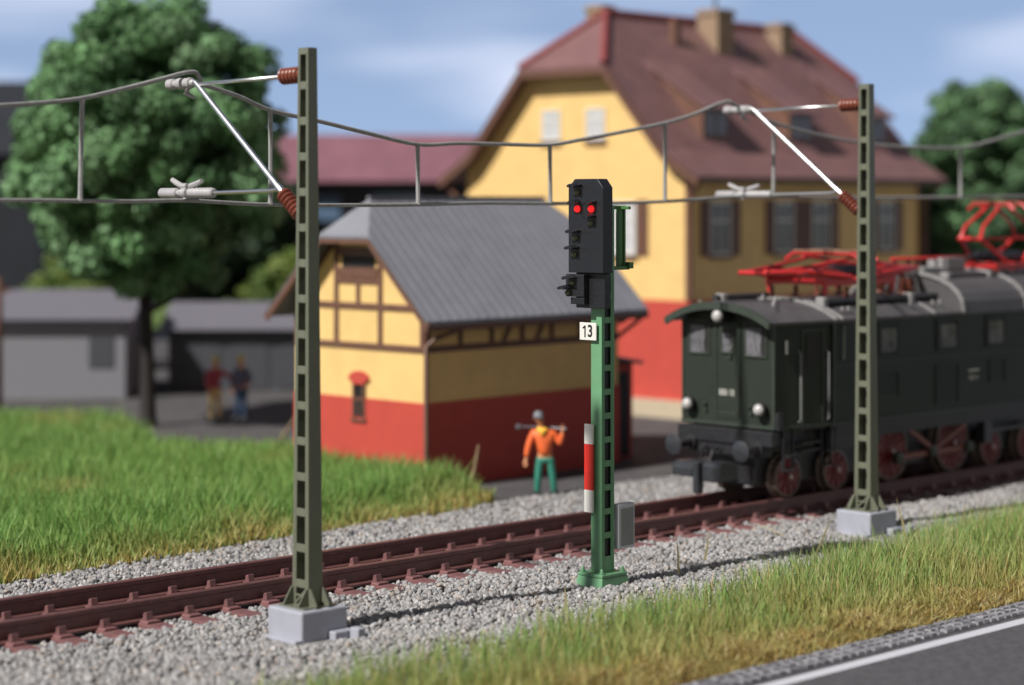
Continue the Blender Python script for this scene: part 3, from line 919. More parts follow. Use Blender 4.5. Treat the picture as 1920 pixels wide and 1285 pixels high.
# lower skirt rim and corner strip
mb = MB()
hb = hwid(0)
mb.box(-.03, 0.0, -hb - .02, hb + .02, ZF, ZF + .06)
mb.bar((0, -hb - .012, ZF + .03), (1.5, -1.43, ZF + .03), .03, .06)
mb.box(1.50, LL - 1.5, -1.475, -1.452, ZF, ZF + .055)
mb.box(1.49, 1.56, -1.47, -1.445, ZF, ZE)
mb.box(-.02, .03, -hb - .02, -hb + .03, ZF, ZE); mb.box(-.02, .03, hb - .03, hb + .02, ZF, ZE)
mb.build('edge_strip', M_LEDG, body)
# roof
def roof_ring(x_, crown, ze=ZE, g=.07, th=.06, front=0.0):
    h = hwid(x_) + g + (.02 if 1.5 <= x_ <= LL - 1.5 else 0)
    up = [(x_, -yy, zz_ + .03) for yy, zz_ in arc(h, ze, crown)]
    dn = [(x_, -yy, zz_ - .03) for yy, zz_ in arc(h - .03, ze, crown - .02)][::-1]
    return up + dn
mb = MB()
mb.loft([roof_ring(-.36, 3.86, ze=3.50, g=.17), roof_ring(0, 3.88, g=.14), roof_ring(1.5, 3.86), roof_ring(1.6, 3.88), roof_ring(6.0, 3.88)])
roof = mb.build('roof', M_LROOF, loco)
mb = MB()
r0 = [(x_ - .02, y_ * 1.012, z_ + (.008 if i < 15 else -.06)) for i, (x_, y_, z_) in enumerate(roof_ring(-.36, 3.86, ze=3.50, g=.17))]
r1 = [(x_ + .10, y_, z_) for (x_, y_, z_) in r0]
mb.loft([r0, r1]); mb.build('roof_rim', M_LEDG, roof)
def hi_ring(x_, crown=4.33):
    h = 1.52
    return [(x_, -yy, zz_) for yy, zz_ in arc(h, ZE + .02, crown, 14, False)] + [(x_, h, ZE - .03), (x_, -h, ZE - .03)][::-1][::-1]
mb = MB(); mb.loft([hi_ring(5.98), hi_ring(LL - 5.98)]); hroof = mb.build('raised_roof', M_LROOF, loco)
mb = MB(); mb.loft([roof_ring(LL - 6.0, 3.88), roof_ring(LL - 1.5, 3.86), roof_ring(LL, 3.84), roof_ring(LL + .36, 3.72, ze=3.40)]); mb.build('roof', M_LROOF, loco)
def rib(x_, crown, w, par, g=.10, ze=ZE, y0=-9, hi=False):
    pts = arc(1.52 + .02 if hi else hwid(x_) + g, ze + .02, crown, 14, not hi)
    up = [(-yy, zz_ + .035) for yy, zz_ in pts]; dn = [(-yy * .985, zz_ - .03) for yy, zz_ in pts][::-1]
    ring = up + dn
    MB().loft([[(x_, p[0], p[1]) for p in ring], [(x_ + w, p[0], p[1]) for p in ring]]).build('roof_rib', M_LRIB, par)
for x_ in (1.52, 1.72): rib(x_, 3.90, .075, roof)
rib(4.9, 3.90, .05, roof)
for x_ in (5.93, 8.35, 10.6): rib(x_, 4.345, .08, hroof, hi=True)
mb = MB()
for k, (x_, yy) in enumerate([(.25 + i * .14, -.95 + i * .1) for i in range(7)] + [(.9, -.2), (1.1, 0), (.6, -.4), (2.0, -1.3), (2.2, -1.3), (4.4, -1.25), (5.2, -1.25), (5.45, -1.25)]):
    z_ = ZE + .42 * math.sqrt(max(0, 1 - (yy / 1.45) ** 2)) + .03
    mb.lathe((x_, yy, z_ - .02), (0, 0, 1), [(0, .035), (.05, .035), (.07, .015)], 6)
mb.build('rivet', M_LRIB, roof)
# roof pipes
def pipe(x0_, x1_, yy, z_, par, r=.075, sup=()):
    p_ = MB().tube([(x0_, yy, z_), (x1_, yy, z_)], r, 12).build('roof_pipe', M_LPIPE, par)
    for x_ in sup:
        MB().box(x_ - .08, x_ + .08, yy - .12, yy + .10, z_ - .16, z_ + r + .02).build('pipe_support', M_LRIB, p_, bevel=.02)
pipe(1.75, 5.75, -.95, 3.86, roof, sup=(1.78, 4.75))
pipe(-.0 + .25, 1.9, .55, 3.93, roof, sup=(.45,))
pipe(6.4, 12.5, -.75, 4.24, hroof, sup=(6.4, 8.0, 10.0))
pipe(6.4, 12.5, .75, 4.24, hroof, sup=(6.4, 8.0, 10.0))
mb = MB(); mb.box(7.3, 8.0, -.2, .35, 4.33, 4.62); mb.build('roof_box', M_LRIB, hroof, bevel=.03, seg=2)
mb = MB(); mb.box(6.15, 6.9, -.35, .25, 4.30, 4.44); mb.build('roof_box', M_LRIB, hroof, bevel=.03, seg=2)
# front face
def front_frame(y0_, y1_, z0_, z1_, glass, name, par, rad=.05):
    f_ = MB()
    t = .04
    f_.box(-.035, 0.0, y0_ - t, y0_, z0_ - t, z1_ + t); f_.box(-.035, 0.0, y1_, y1_ + t, z0_ - t, z1_ + t)
    f_.box(-.035, 0.0, y0_, y1_, z0_ - t, z0_); f_.box(-.035, 0.0, y0_, y1_, z1_, z1_ + t)
    o_ = f_.build(name, M_LEDG, par, bevel=.008)
    g_ = MB(); g_.box(-.012, -.002, y0_, y1_, z0_, z1_); g_.build('pane', M_LGLS, o_)
    g_ = MB(); g_.box(-.020, -.0125, y0_ + .01, y0_ + (y1_ - y0_) * .22, z0_, z1_); g_.box(-.020, -.0125, y0_, y1_, z1_ - .09, z1_); g_.build('dark_strip', M_DARK, o_)  # dark strips down one side and along the top of the pane
    w_ = MB(); ym = (y0_ + y1_) / 2
    w_.bar((-.04, ym - .04, z0_ + .02), (-.03, ym + .08, z1_ - .22), .012); w_.bar((-.04, ym - .08, z0_ + .02), (-.03, ym - .14, z1_ - .3), .012); w_.build('wiper', M_LRIB, o_)
    return o_
front_frame(-.97, -.48, 2.86, 3.49, 0, 'window', body)
front_frame(.48, .97, 2.86, 3.49, 0, 'window', body)
mb = MB()
for (y0_, y1_, z0_, z1_) in ((-.31, -.28, 1.62, 3.46), (.28, .31, 1.62, 3.46), (-.31, .31, 1.60, 1.63), (-.31, .31, 3.46, 3.49)):
    mb.box(-.025, 0, y0_, y1_, z0_, z1_)
mb.box(-.05, -.0, -.12, -.04, 2.78, 2.83)
dr = mb.build('front_door', M_LEDG, body)
front_frame(-.13, .13, 2.90, 3.36, 0, 'window', dr)
mb = MB(); mb.tube([(-.06, .33, 2.0), (-.09, .33, 2.05), (-.09, .33, 3.3), (-.06, .33, 3.35)], .012, 6); mb.tube([(-.06, -.36, 2.0), (-.09, -.36, 2.05), (-.09, -.36, 3.3), (-.06, -.36, 3.35)], .012, 6)
mb.tube([(-.05, -.3, 1.70), (-.08, -.28, 1.70), (-.08, .28, 1.70), (-.05, .3, 1.70)], .012, 6)
mb.build('handrail', M_LEDG, body)
text_mesh('lettering', 'E52 12', .155, M_LETT, body, (-.006, 0.02, 2.09), FRONT, .004, .003, .9)
text_mesh('lettering', '1', .34, M_WHT, body, (.30, -1.237, 3.02), (R(90), 0, -math.atan2(.24, 1.5)), .004, .014)
def headlight(y_, z_, r=.145):
    q_ = .17 if z_ < 3 else .34
    o_ = MB().lathe((.0, y_, z_), (-1, 0, 0), [(0, r * .8), (.10, r), (q_, r), (q_ + .01, r * .86)], 20).build('headlight', M_LFRM, loco)
    MB().lathe((-q_ + .005, y_, z_), (-1, 0, 0), [(0, r * .84), (.03, r * .8), (.07, r * .6), (.095, r * .3), (.1, .001)], 20).build('lens', M_LHEAD, o_)
headlight(.92, 1.82); headlight(-.92, 1.82); headlight(-.02, 3.62, .15)
# hooks / lamp irons on the face
mb = MB()
for y_ in (.55, -.62): mb.bar((-.02, y_, 1.80), (-.07, y_, 1.86), .05, .05); mb.bar((-.02, y_, 1.72), (-.05, y_, 1.72), .06, .06)
mb.build('lamp_iron', M_LEDG, body)
# cab side door and main side
ca, sa = math.cos(math.atan2(-.24, 1.5)), math.sin(math.atan2(-.24, 1.5))
def cabx(t, off, z_): return (t * 1.0, -1.17 - .16 * t - off, z_)
mb = MB()
def cabbox(m_, t0, t1, o0, o1, z0_, z1_):
    vs_ = [cabx(t, o_, z_) for z_ in (z0_, z1_) for o_ in (o0, o1) for t in (t0, t1)]
    m_.add(vs_, [(0, 1, 3, 2), (4, 6, 7, 5), (0, 4, 5, 1), (1, 5, 7, 3), (3, 7, 6, 2), (2, 6, 4, 0)])
cabbox(mb, .70, .74, 0, .025, 1.5, 3.36); cabbox(mb, 1.24, 1.28, 0, .025, 1.5, 3.36); cabbox(mb, .74, 1.24, 0, .025, 3.32, 3.36)
sdoor = mb.build('side_door', M_LEDG, body)
mb = MB(); cabbox(mb, .86, 1.12, .001, .012, 2.66, 3.22); mb.build('pane', M_DARK, sdoor)
mb = MB(); cabbox(mb, .82, .86, .0, .02, 2.62, 3.26); cabbox(mb, 1.12, 1.16, .0, .02, 2.62, 3.26); cabbox(mb, .86, 1.12, .0, .02, 2.62, 2.66); cabbox(mb, .86, 1.12, .0, .02, 3.22, 3.26); mb.build('frame', M_LGRN, sdoor)
mb = MB()
for t in (.62, 1.36):
    mb.tube([cabx(t, .0, 1.55), cabx(t, .07, 1.6), cabx(t, .07, 2.9), cabx(t, .0, 2.95)], .015, 8)
mb.build('handrail', M_BOXG, body)
mb = MB(); mb.tube([(1.78, -1.45, 2.75), (1.78, -1.52, 2.78), (1.78, -1.52, 3.38), (1.78, -1.45, 3.42)], .018, 8); mb.lathe((1.78, -1.5, 2.74), (0, 0, 1), [(0, .03), (.05, .03)], 8); mb.build('handrail', M_LEDG, body)
SYD = -1.453
def side_window(x0_, x1_, z0_=2.78, z1_=3.36):
    f_ = MB(); t = .045
    f_.box(x0_ - t, x0_, SYD - .03, SYD + .0, z0_ - t, z1_ + t); f_.box(x1_, x1_ + t, SYD - .03, SYD, z0_ - t, z1_ + t)
    f_.box(x0_, x1_, SYD - .03, SYD, z0_ - t, z0_); f_.box(x0_, x1_, SYD - .03, SYD, z1_, z1_ + t)
    o_ = f_.build('window', M_LGRN, body, bevel=.006)
    g_ = MB(); g_.box(x0_ + .18 * (x1_ - x0_), x1_, SYD - .010, SYD - .001, z0_ + .02, z1_ - .08); g_.build('pane', M_LGLS, o_)
    g_ = MB(); g_.box(x0_, x0_ + .18 * (x1_ - x0_), SYD - .011, SYD - .001, z0_, z1_); g_.box(x0_, x1_, SYD - .0115, SYD - .001, z1_ - .08, z1_); g_.build('dark_strip', M_DARK, o_)  # dark strips at the front end and upper edge of the pane
for x0_, x1_ in ((3.00, 3.64), (5.08, 5.78), (6.92, 7.58), (9.1, 9.8), (11.4, 12.1)): side_window(x0_, x1_)
mb = MB()
for (x0_, x1_, z0_, z1_) in ((5.0, 5.85, 1.62, 2.42), (7.0, 7.65, 1.95, 2.42), (2.75, 3.7, 1.9, 2.35)):
    mb = MB()
    for zz_ in np.arange(z0_ + .06, z1_ - .05, .07): mb.box(x0_ + .05, x1_ - .05, SYD - .012, SYD, zz_, zz_ + .025)
    mb.box(x0_, x1_, SYD - .022, SYD, z1_, z1_ + .03); mb.box(x0_, x0_ + .03, SYD - .02, SYD, z0_, z1_); mb.box(x1_ - .03, x1_, SYD - .02, SYD, z0_, z1_)
    mb.build('louvre_panel', M_LGRN, body)
mb = MB(); mb.box(1.56, LL - 1.56, SYD - .012, SYD, 2.60, 2.625); mb.build('trim_line', M_LEDG, body)
mb = MB(); mb.box(6.22, 6.62, SYD - .014, SYD, 2.24, 2.28); pl = mb.build('number_plate', M_LETT, body)
text_mesh('lettering', 'E52 12', .12, M_LETT, pl, (6.42, SYD - .004, 2.10), SIDE, .003, .003)
# buffer beam, buffers, coupler
mb = MB()
mb.prism([(-1.22, 1.10), (1.22, 1.10), (1.22, 1.40), (-1.22, 1.40)], -.12, .20, 'x')
mb.box(-.08, .3, -.9, .9, .86, 1.1)
beam = mb.build('buffer_beam', M_LFRM, loco, bevel=.02)
for y_ in (.86, -.86):
    bf = MB().lathe((-.12, y_, 1.05), (-1, 0, 0), [(0, .15), (.05, .15), (.06, .11), (.34, .10), (.35, .07), (.50, .07)], 16).build('buffer', M_LFRM, loco)
    MB().lathe((-.60, y_, 1.05), (-1, 0, 0), [(0, .08), (.02, .205), (.05, .21), (.075, .15), (.085, .001)], 24).build('buffer_plate', M_LBUF, bf)
mb = MB()
mb.prism([(-.98, .50), (-.45, .50), (-.45, .78), (-.88, .78), (-.98, .68)], .08, .62, 'y')
mb.box(-.98, -.78, -.06, .08, .18, .80)
mb.prism([(-.86, .42), (-.30, .42), (-.30, .78), (-.80, .80), (-.86, .74)], -.52, -.06, 'y')
mb.box(-.45, .4, -.12, .12, .50, .66)
mb.build('coupling', M_LBUF, loco, bevel=.025)
mb = MB(); mb.tube([(-.15, .1, 1.0), (-.32, .12, .95), (-.38, .12, .82), (-.3, .12, .75)], .03, 8); mb.tube([(-.15, .45, 1.05), (-.28, .45, .95), (-.26, .45, .8)], .035, 8); mb.tube([(-.15, -.45, 1.05), (-.28, -.45, .95), (-.26, -.45, .8)], .035, 8)
mb.build('brake_hose', M_LFRM, loco)
# frame and steps
mb = MB()
mb.box(.15, LL - .15, -.56, .56, .28, ZF); mb.box(.2, LL - .2, -1.05, 1.05, 1.06, ZF)
mb.box(1.55, LL - 1.55, -1.36, -1.05, 1.30, ZF); mb.box(1.6, 3.4, -1.22, -.9, .92, 1.3)
mb.build('underframe', M_LFRM, loco)
mb = MB()
for x_ in (.18, 1.38):
    mb = MB()
    mb.bar((x_, -1.24, 1.44), (x_, -1.24, .62), .05, .03); mb.bar((x_ + .28, -1.26, 1.44), (x_ + .28, -1.26, .62), .05, .03)
    for z_ in (.64, .92): mb.box(x_, x_ + .28, -1.38, -1.18, z_, z_ + .03)
    mb.build('step', M_LFRM, loco)
MB().box(-.02, .12, -1.30, -1.20, ZF + .0, ZF + .34).build('step_plate', M_LFRM, loco)
mb = MB(); mb.tube([(.62, -1.28, 1.42), (1.34, -1.38, 1.42)], .02); mb.tube([(1.62, -1.42, 1.40), (1.62, -1.42, .95)], .02); mb.box(.7, 1.3, -1.30, -1.05, 1.12, 1.15); mb.box(.7, 1.3, -1.30, -1.05, .97, 1.0); mb.build('footboard', M_LBUF, loco)
def wheelset(x_, r, spokes):
    for sg in (-1, 1):
        y_ = sg * .74
        o_ = MB().lathe((x_, y_ + sg * .02, r), (0, sg, 0), [(-.18, r * .55), (-.17, r + .05), (-.13, r + .05), (-.11, r), (.02, r), (.03, r * .97), (.03, r * .86), (.0, r * .84), (.0, .02)], 32).build('wheel', M_LTYRE, loco)
        w_ = MB()
        yy0, yy1 = (y_ + sg * .021, y_ + sg * .045)
        for k in range(spokes):
            t = 2 * math.pi * k / spokes
            w_.bar((x_, (yy0 + yy1) / 2, r), (x_ + math.cos(t) * r * .88, (yy0 + yy1) / 2, r + math.sin(t) * r * .88), .05, .04, up=(0, 1, 0))
        w_.lathe((x_, y_ + sg * .015, r), (0, sg, 0), [(0, r * .84), (.012, r * .84), (.014, .02)], 28)
        w_.lathe((x_, y_ + sg * .02, r), (0, sg, 0), [(0, .10), (.05, .10), (.06, .07)], 14)
        w_.build('spokes', M_LWRED, o_)
        MB().lathe((x_, y_ + sg * .07, r), (0, sg, 0), [(0, .045), (.06, .045), (.065, .01)], 10).build('axle_end', M_AXLE, o_)
    MB().tube([(x_, -.75, r), (x_, .75, r)], .06, 8).build('axle', M_LFRM, loco)
for x_ in (.92, 2.48): wheelset(x_, .415, 9)
for x_ in (4.35, 6.63): wheelset(x_, .63, 13)
for x_ in (8.12,): wheelset(x_, .415, 9)
for x_ in (9.6,): wheelset(x_, .415, 9)
for x_ in (11.1, 13.4): wheelset(x_, .63, 13)
for x_ in (16.5, 18.1): wheelset(x_, .415, 9)
# rods
RY = -.90
mb = MB()
mb.bar((4.35, RY, .50), (7.05, RY, .52), .05, .13, up=(0, 0, 1)); mb.bar((4.55, RY - .06, 1.20), (5.65, RY - .06, .58), .05, .12)
mb.bar((5.65, RY - .06, .58), (6.9, RY - .06, 1.05), .05, .10)
mb.build('coupling_rod', M_PBRN, loco, bevel=.01)
mb = MB()
for (x_, z_) in ((5.62, .56), (6.98, .53), (4.4, .5)): MB().lathe((x_, RY - .02, z_), (0, -1, 0), [(0, .13), (.08, .13), (.1, .08)], 14).build('crank_pin', M_LEDG, loco)
mb = MB(); mb.box(7.55, 7.85, -1.0, -.8, .55, 1.3); mb.box(7.9, 9.6, -.95, -.85, .78, .86); mb.build('bogie_frame', M_LBUF, loco)
# pantographs
def pantograph(cx, raised):
    pr = MB(); PBS = []; pc = MB()
    zb_ = 4.22 if not raised else 4.42
    # base frame on insulators
    for y_ in (-.72, .72):
        pr.bar((cx - 1.25, y_, zb_), (cx + 1.25, y_, zb_), .06, .13)
    for x_ in (-1.25, -.45, .45, 1.25): pr.bar((cx + x_, -.72, zb_), (cx + x_, .72, zb_), .07, .07)
    for x_ in (-1.15, 1.15):
        for y_ in (-.72, .72):
            pr.bar((cx + x_, y_, zb_), (cx + x_, y_, zb_ - .22), .08, .08)
    for x_ in (-1.15, -.35, .35, 1.15):
        for y_ in (-.66, .66):
            h0 = 3.72 + (.5 if raised else 0)
            pb = MB(); PBS.append(pb)
            pb.lathe((cx + x_, y_, h0 - .1), (0, 0, 1), [(0, .10), (.08, .10), (.1, .06), (.14, .10), (.19, .10), (.22, .06), (.26, .10), (.31, .10), (.34, .05), (zb_ - h0, .05)], 12)
    fr = pr.build('pantograph', M_PRED, loco, bevel=.006)
    fr['label'] = 'raised red pantograph' if raised else 'folded red pantograph'
    for pb in PBS: pb.build('insulator', M_PBRN, fr)
    ar = MB()
    if not raised:
        for sg in (-1, 1):
            tip = cx + sg * 2.55; zt = zb_ + .22
            for y_ in (-1, 1):
                ar.tube([(cx + sg * .25, y_ * .70, zb_ + .10), (cx + sg * 1.55, y_ * .66, zb_ + .22), (tip, y_ * .30, zt)], [.055, .075, .045], 8)
                ar.tube([(tip, y_ * .30, zt), (cx + sg * 1.2, y_ * .48, zt + .12), (cx - sg * .1, y_ * .55, zb_ + .50)], [.03, .04, .03], 8)
                ar.prism([(cx + sg * .3, zb_ + .0), (cx + sg * 1.0, zb_ + .02), (cx + sg * 2.0, zb_ + .20), (cx + sg * 1.0, zb_ + .34), (cx + sg * .5, zb_ + .2)], y_ * .66 - .025, y_ * .66 + .025, 'y')
            ar.tube([(tip, -.36, zt), (tip, .36, zt)], .05, 10)
            ar.tube([(cx + sg * 1.5, -.66, zb_ + .22), (cx + sg * 1.5, .66, zb_ + .22)], .035, 8)
        hz = zb_ + .56
    else:
        for sg in (-1, 1):
            ex_, ez = cx + sg * 1.12, 5.03
            for y_ in (-1, 1):
                ar.tube([(cx + sg * .35, y_ * .45, zb_ + .08), (ex_, y_ * .26, ez)], .05, 8)
                ar.tube([(ex_, y_ * .26, ez), (cx + sg * .98, y_ * .24, 5.30), (cx + sg * .20, y_ * .16, 5.74)], [.045, .042, .04], 8)
            ar.tube([(ex_, -.32, ez), (ex_, .32, ez)], .05, 8)
        ar.tube([(cx - 1.12, -.26, 5.03), (cx + 1.12, -.26, 5.03)], .03, 6)
        hz = 5.80
    ar.build('arm', M_PRED, fr)
    hd = MB(); hk = .62 if raised else 1.0
    for x_ in (-.28, .28):
        hd.tube([(cx + x_, -.98 * hk, hz - .12), (cx + x_, -.75 * hk, hz + .02), (cx + x_, .75 * hk, hz + .02), (cx + x_, .98 * hk, hz - .12)], .045, 8)
    for y_ in (-.3, .3): hd.bar((cx - .3, y_, hz), (cx + .3, y_, hz), .07, .07)
    hdo = hd.build('collector_head', M_PRED, fr)
    for x_ in (-.28, .28): pc.box(cx + x_ - .06, cx + x_ + .06, -.72 * hk, .72 * hk, hz + .055, hz + .085)
    pc.build('carbon_strip', M_CARB, hdo)
    mt = MB()
    for y_ in (-.25, .25): mt.lathe((cx - .5, y_, zb_ + .20), (1, 0, 0), [(0, .05), (.05, .13), (.95, .13), (1.0, .05)], 12)
    mt.tube([(cx - 1.2, 0, zb_ + .2), (cx + 1.2, 0, zb_ + .2)], .05, 8)
    mt.build('spring_cylinder', M_LFRM, fr)
pantograph(3.35, False)
pantograph(9.62, True)
mb = MB(); mb.tube([(5.6, .1, 4.62), (9.0, .1, 4.62)], .035, 8); bus = mb.build('busbar', M_PRED, hroof)
for x_ in (5.75, 6.25, 6.55, 7.9, 8.4): MB().lathe((x_, .1, 4.28), (0, 0, 1), [(0, .09), (.05, .09), (.07, .05), (.11, .09), (.15, .05), (.19, .09), (.23, .05), (.34, .05)], 10).build('insulator', M_PBRN, bus)
for (x_, y_) in ((5.35, -.5), (5.55, -.2), (5.3, .2), (5.6, .45)): MB().lathe((x_, y_, 3.85), (.3, 0, 1), [(0, .12), (.08, .12), (.1, .07), (.15, .13), (.2, .07), (.25, .13), (.3, .07), (.35, .11), (.4, .04)], 10).build('insulator', M_PBRN, roof)
mb = MB(); mb.lathe((.15, .85, 3.62), (0, 0, 1), [(0, .05), (.08, .05), (.1, .035), (.22, .03), (.25, .05), (.27, .02)], 10); mb.build('whistle', M_AXLE, roof)

# ------------------------------------------------------------------ houses
def wall_poly(b_, x_, t, prof, mi=0):
    b_.prism(prof, x_, x_ + t, 'x', mi)
def beam_yz(b_, x_, y0_, z0_, y1_, z1_, w=.14, t=.035):
    b_.bar((x_ - t / 2, y0_, z0_), (x_ - t / 2, y1_, z1_), w, t, up=(1, 0, 0)) if False else b_.bar((x_ - t / 2, y0_, z0_), (x_ - t / 2, y1_, z1_), t, w, up=Vector((1, 0, 0)).cross(Vector((0, y1_ - y0_, z1_ - z0_)).normalized()))

# small goods shed
HX, HY = -1.89, 45.3
shed = empty('half_timbered_shed', (HX, HY, 0), HR, 'small yellow and red half timbered shed with grey ribbed metal roof behind the orange worker', 'shed')
L1, W1 = 6.45, 4.30; WM = W1 / 2
zE = 3.70; zH = 5.45; zR = 6.28
def rz(y_): return zR - (abs(y_ - WM)) * (zR - 3.62) / (WM + .55)   # roof underside height across
gable = [(0, 1.80), (W1, 1.80), (W1, rz(0) - .12), (WM + (zR - zH) * .98, zH - .1), (WM - (zR - zH) * .98, zH - .1), (0, rz(0) - .12)]
mb = MB()
mb.prism(gable, 0, .12, 'x'); mb.prism(gable, L1 - .12, L1, 'x')
mb.box(.12, L1 - .12, 0, .12, 1.80, rz(0) - .12); mb.box(.12, L1 - .12, W1 - .12, W1, 1.80, rz(0) - .12)
mb.build('wall', M_YEL, shed)
mb = MB(); mb.box(-.03, L1 + .03, -.03, W1 + .03, -.1, 1.80); mb.build('red_base', M_REDW, shed)
# timber frame
mb = MB()
X0 = 0.0
for z_ in (2.97, 3.86): mb.box(X0 - .035, X0, 0, W1, z_ - .07, z_ + .07)
for y_ in (.07, 1.42, W1 - 1.42, W1 - .07): mb.box(X0 - .035, X0, y_ - .07, y_ + .07, 3.04, 3.79)
for y_ in (1.42, W1 - 1.42): mb.box(X0 - .035, X0, y_ - .07, y_ + .07, 3.93, rz(1.42) - .12)
for z_ in (4.42, 5.12): mb.box(X0 - .035, X0, 1.49, W1 - 1.49, z_ - .06, z_ + .06)
mb.box(X0 - .035, X0, WM - .06, WM + .06, 3.93, 4.36)
for sg in (0, 1):
    for (ya, yb) in ((.02, 1.35),):
        p0 = (-.018, ya if not sg else W1 - ya, rz(ya) - .20); p1 = (-.018, yb if not sg else W1 - yb, rz(yb) - .20)
        mb.bar(p0, p1, .036, .13)
mb.box(0, L1, -.035, 0, 2.90, 3.04); mb.box(0, L1, -.035, 0, 3.60, 3.70)
for x_ in np.arange(.07, L1, 1.0): mb.box(x_ - .065, x_ + .065, -.034, 0, 3.04, 3.60)
for x_ in (2.45, 3.55): mb.bar((x_, -.017, 3.04), (x_ + .35, -.017, 3.6), .034, .12, up=(0, 0, 1))
mb.build('timber_frame', M_BRN, shed)
# attic opening and slit window
mb = MB(); mb.box(-.045, -.0, 1.52, W1 - 1.52, 4.50, 4.72); mb.box(-.05, 0, 1.50, W1 - 1.50, 4.98, 5.06); at = mb.build('attic_hatch', M_BRN, shed)
mb = MB(); mb.box(-.012, -.002, 1.60, W1 - 1.60, 4.72, 4.98); mb.build('opening', M_DARK, at)
mb = MB(); mb.box(-.012 - .03, -.001 - .03, 1.96, 2.24, 1.37, 1.79); mb.box(-.012, -.002, 1.96, 2.24, 1.80, 2.22); sw = mb.build('slit_window', M_DARK, shed)
mb = MB(); mb.box(-.06, -.043, 2.08, 2.12, 1.37, 1.79); mb.box(-.06, -.02, 1.90, 1.96, 1.3, 2.16); mb.box(-.06, -.02, 2.24, 2.30, 1.3, 2.16); mb.box(-.06, -.045, 1.96, 2.24, 1.74, 1.80); mb.box(-.08, -.03, 1.86, 2.34, 1.26, 1.32); mb.build('frame', M_BRN, sw)
mb = MB()
ring = [(2.10 + .34 * math.cos(t), 2.20 + .20 * math.sin(t)) for t in np.linspace(0, math.pi, 10)] + [(2.10 - .22, 2.18), (2.10 - .2, 2.1), (2.10 + .2, 2.1), (2.10 + .22, 2.18)]
mb.prism(ring, -.07, 0, 'x'); mb.build('lintel', M_REDW, sw)
# roof
ov = .48; ye = -.55
yh = WM - (WM + .55) * (zR - zH) / (zR - 3.62)
mb = MB(); t = .09
mb.slab([(-ov, ye, 3.62), (L1 + ov, ye, 3.62), (L1 + ov, yh, zH), (L1 - .35, WM, zR), (.35, WM, zR), (-ov, yh, zH)], t)
mb.slab([(-ov, W1 - ye, 3.62), (L1 + ov, W1 - ye, 3.62), (L1 + ov, W1 - yh, zH), (L1 - .35, WM, zR), (.35, WM, zR), (-ov, W1 - yh, zH)][::-1], t)
mb.slab([(-ov, yh, zH), (.35, WM, zR), (-ov, W1 - yh, zH)], t)
mb.slab([(L1 + ov, yh, zH), (L1 - .35, WM, zR), (L1 + ov, W1 - yh, zH)], t)
rf = mb.build('roof', M_ZINC, shed)
mb = MB()
k = (zR - 3.62) / (WM + .55)
for x_ in np.arange(-ov + .04, L1 + ov, .30):
    top = WM
    if x_ < .35: top = yh + (WM - yh) * max(0, (x_ + ov) / (.35 + ov))
    if x_ > L1 - .35: top = yh + (WM - yh) * max(0, (L1 + ov - x_) / (.35 + ov))
    mb.bar((x_, ye + .01, 3.62 - .004 + k * .01), (x_, top - .02, 3.62 + (top - .02 - ye) * k - .004), .045, .04)
mb.bar((.3, WM, zR + .02), (L1 - .3, WM, zR + .02), .12, .05)
mb.build('roof_seam', M_ZINC, rf)
mb = MB()
mb.bar((-ov + .03, ye, 3.50), (-ov + .03, yh, zH - .12), .06, .17); mb.bar((-ov + .03, W1 - ye, 3.50), (-ov + .03, W1 - yh, zH - .12), .06, .17)
mb.bar((-ov + .03, yh, zH - .12), (-ov + .03, W1 - yh, zH - .12), .06, .12)
mb.bar((-ov, ye + .02, 3.47), (L1 + ov, ye + .02, 3.47), .06, .12)
mb.build('verge_board', M_BRN, shed)
mb = MB(); mb.tube([(-.07, -.10, -.05), (-.07, -.10, 3.05), (.12, -.22, 3.22), (.5, -.5, 3.40)], .055, 8); mb.build('downpipe', M_BRN, shed)
mb = MB(); mb.box(L1 + .03, L1 + .95, .35, 1.9, -.1, 2.25); an = mb.build('lean_to', M_REDW, shed)
mb = MB(); mb.slab([(L1, .15, 2.50), (L1 + 1.15, .15, 2.30), (L1 + 1.15, 2.1, 2.30), (L1, 2.1, 2.50)], .08); mb.build('lean_to_roof', M_ZINC, an)
mb = MB(); mb.box(L1 + .25, L1 + .8, .33, .35, .0, 2.05); mb.build('lean_to_door', M_DARK, an)
mb = MB(); mb.bar((L1 + .01, .1, 2.9), (L1 + ov, -.35, 3.42), .09, .09); mb.bar((L1 + .06, .0, 3.3), (L1 + ov, .0, 3.45), .09, .09); mb.build('eave_bracket', M_BRN, shed)

# station building
SXb, SYb = 5.1, 60.0
st = empty('station_building', (SXb, SYb, 0), HR, 'large yellow station house with red base and big red brown hipped roof behind the locomotive', 'house')
L2, W2 = 12.2, 9.0; WM = W2 / 2
prof_near = [(-.75, 6.92), (.55, 7.72), (2.78, 10.25), (WM, 12.0)]      # y,z along the near slope
def rz2(y_):
    yy = y_ if y_ <= WM else W2 - y_
    for (a0, z0_), (a1, z1_) in zip(prof_near, prof_near[1:]):
        if yy <= a1: return z0_ + (yy - a0) * (z1_ - z0_) / (a1 - a0)
    return 12.0
g_y = [0, .55, 2.78]
gprof = [(0, 3.32), (W2, 3.32)] + [(W2 - y_, rz2(y_) - .14) for y_ in g_y] + [(y_, rz2(y_) - .14) for y_ in g_y[::-1]]
mb = MB(); mb.prism(gprof, 0, .2, 'x'); mb.prism(gprof, L2 - .2, L2, 'x')
mb.box(.2, L2 - .2, 0, .2, 3.32, 7.2); mb.box(.2, L2 - .2, W2 - .2, W2, 3.32, 7.2)
mb.build('wall', M_YEL, st)
